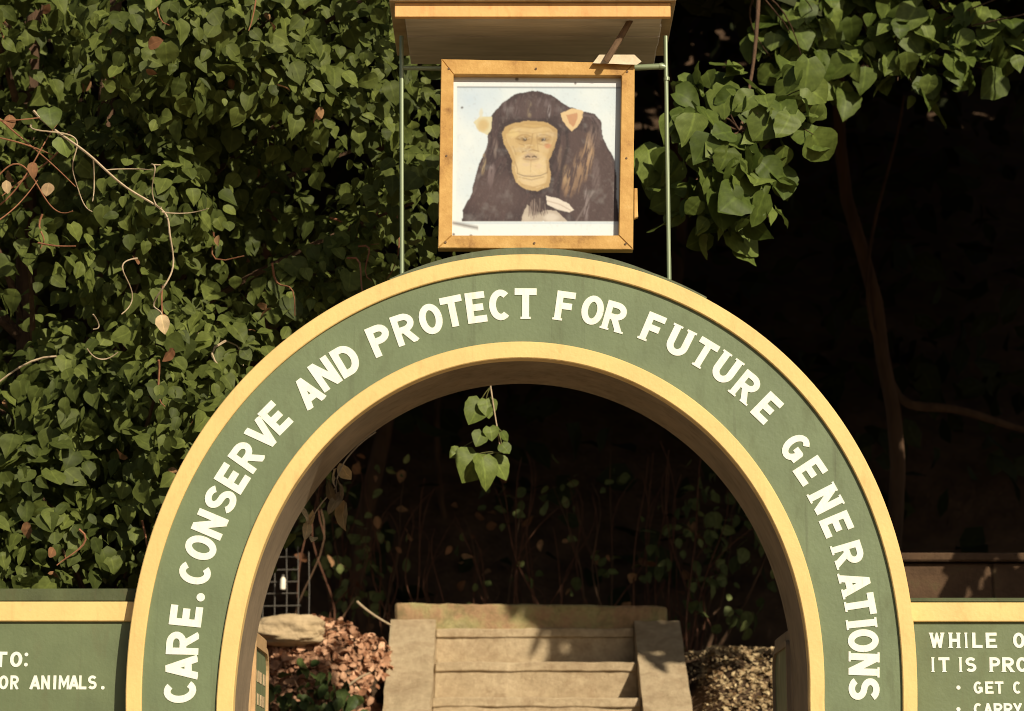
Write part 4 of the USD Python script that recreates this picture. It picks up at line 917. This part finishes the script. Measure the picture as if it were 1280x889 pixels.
# the crowns that roof the slope over: they start just behind the gate, above the picture's top edge
def above_view(p): return p[:, 2] < 1.6 + (p[:, 1] + DIST) * 0.352 + .12
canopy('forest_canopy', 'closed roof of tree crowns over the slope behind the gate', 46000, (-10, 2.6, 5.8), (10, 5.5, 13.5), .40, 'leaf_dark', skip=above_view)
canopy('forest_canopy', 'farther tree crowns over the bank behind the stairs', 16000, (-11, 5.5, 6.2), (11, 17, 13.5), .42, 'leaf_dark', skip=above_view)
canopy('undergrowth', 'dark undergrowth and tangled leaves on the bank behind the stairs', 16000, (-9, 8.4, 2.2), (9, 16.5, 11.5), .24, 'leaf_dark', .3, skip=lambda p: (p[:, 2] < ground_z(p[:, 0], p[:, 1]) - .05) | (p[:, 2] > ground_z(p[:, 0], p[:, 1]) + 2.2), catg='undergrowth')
# a tree just outside the picture on the right that shades the slope
R2 = np.random.default_rng(91)
trunk_tree('big dark crowned tree just beyond the right edge of the picture', (4.3, 2.0), [np.array([4.3, 2.0, 1.6]), np.array([4.25, 2.0, 3.0]), np.array([4.3, 2.0, 4.4])], .16, .10, crown=False)
q = [(np.array([R2.uniform(3.0, 6.2), R2.uniform(1.2, 3.6), R2.uniform(2.6, 6.6)]), R2.uniform(.45, .6)) for _ in range(34)]
pp, nn, tt, ss = lump_leaves(q, 26, .2, R2)
keep = pp[:, 0] > 0.2134 * (pp[:, 1] + DIST) + .12
P, F0, A = make_leaves(pp[keep], nn[keep], tt[keep], ss[keep], 'clump', R2)
(V, Fc), a_ = join(P, F0, A)
par = UsdGeom.Xform.Get(stage, '/World/forest_tree_005'); par.loc = np.array([4.3, 2.0, float(ground_z(4.3, 2.0))])
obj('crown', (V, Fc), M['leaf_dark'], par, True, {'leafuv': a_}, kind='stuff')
for lab, spec, sd in (('dim leafy bush in the dark right of the landing', [(870, 700, 6.6, .3), (915, 640, 6.7, .34), (960, 690, 6.5, .3), (900, 760, 6.4, .28), (930, 590, 7.0, .3)], 61), ('dim sparse bush in the dark left of the landing', [(430, 700, 6.9, .3), (400, 640, 7.0, .3), (460, 740, 6.6, .22)], 62)):
    R = np.random.default_rng(sd)
    b = at(spec[0][0], 800, 6.7)
    t = thing('forest_bush', lab, 'bush', (b[0], 6.7, ground_z(b[0], 6.7)))
    lumps = px_lumps(spec)
    leafy(t, *lump_leaves(lumps, 34, .085, R, .4), 'oval', R, M['bush'], most=150)
    for c, r in lumps: obj('stem', tube(spline([t.loc - [0, 0, .1], (t.loc + c) / 2 + R.normal(0, .06, 3), c], 9), np.linspace(.018, .006, 9), 6), M['bark'], t, 60)
for lab, (xa, xb), sd in (('dim reddish bramble of bare stems behind the middle of the landing', (560, 720), 63), ('dim reddish bramble of bare stems behind the right end of the landing', (740, 880), 64), ('dim reddish bramble of bare stems left of the landing', (380, 520), 65)):
    R = np.random.default_rng(sd); b = at((xa + xb) / 2, 790, 6.5)
    t = thing('bramble', lab, 'bramble', (b[0], 6.5, ground_z(b[0], 6.5)))
    for k in range(22):
        x0 = R.uniform(xa, xb); g = at(x0, 800, 6.3 + R.uniform(0, .7)); g[2] = ground_z(g[0], g[1]) - .03
        hgt = R.uniform(.5, 1.5); dx = R.normal(0, .16)
        q = np.array([g] + [g + [dx * f + R.normal(0, .035), R.normal(0, .04), hgt * f] for f in (.3, .55, .8, 1.0)])
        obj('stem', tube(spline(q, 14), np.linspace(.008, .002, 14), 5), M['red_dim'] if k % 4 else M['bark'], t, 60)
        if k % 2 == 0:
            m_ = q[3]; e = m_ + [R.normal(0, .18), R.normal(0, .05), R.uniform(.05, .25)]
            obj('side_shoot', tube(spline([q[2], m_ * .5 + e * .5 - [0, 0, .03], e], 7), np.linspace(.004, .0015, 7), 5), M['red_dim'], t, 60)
    pp = np.stack([R.uniform(at(xa, 0, 6.5)[0], at(xb, 0, 6.5)[0], 60), R.uniform(6.3, 7.2, 60), R.uniform(b[2] - .1, b[2] + 1.1, 60)], 1)
    P, F0, A = make_leaves(pp, unit(R.normal(size=(60, 3)) + [0, -1, .3]), R.normal(size=(60, 3)) - [0, 0, .6], R.uniform(.05, .1, 60), 'oval', R)
    for i in range(60): obj('leaf', (P[i], F0), M['leaf_dead'] if i % 3 == 0 else M['bush'], t, True, {'leafuv': A[i]})
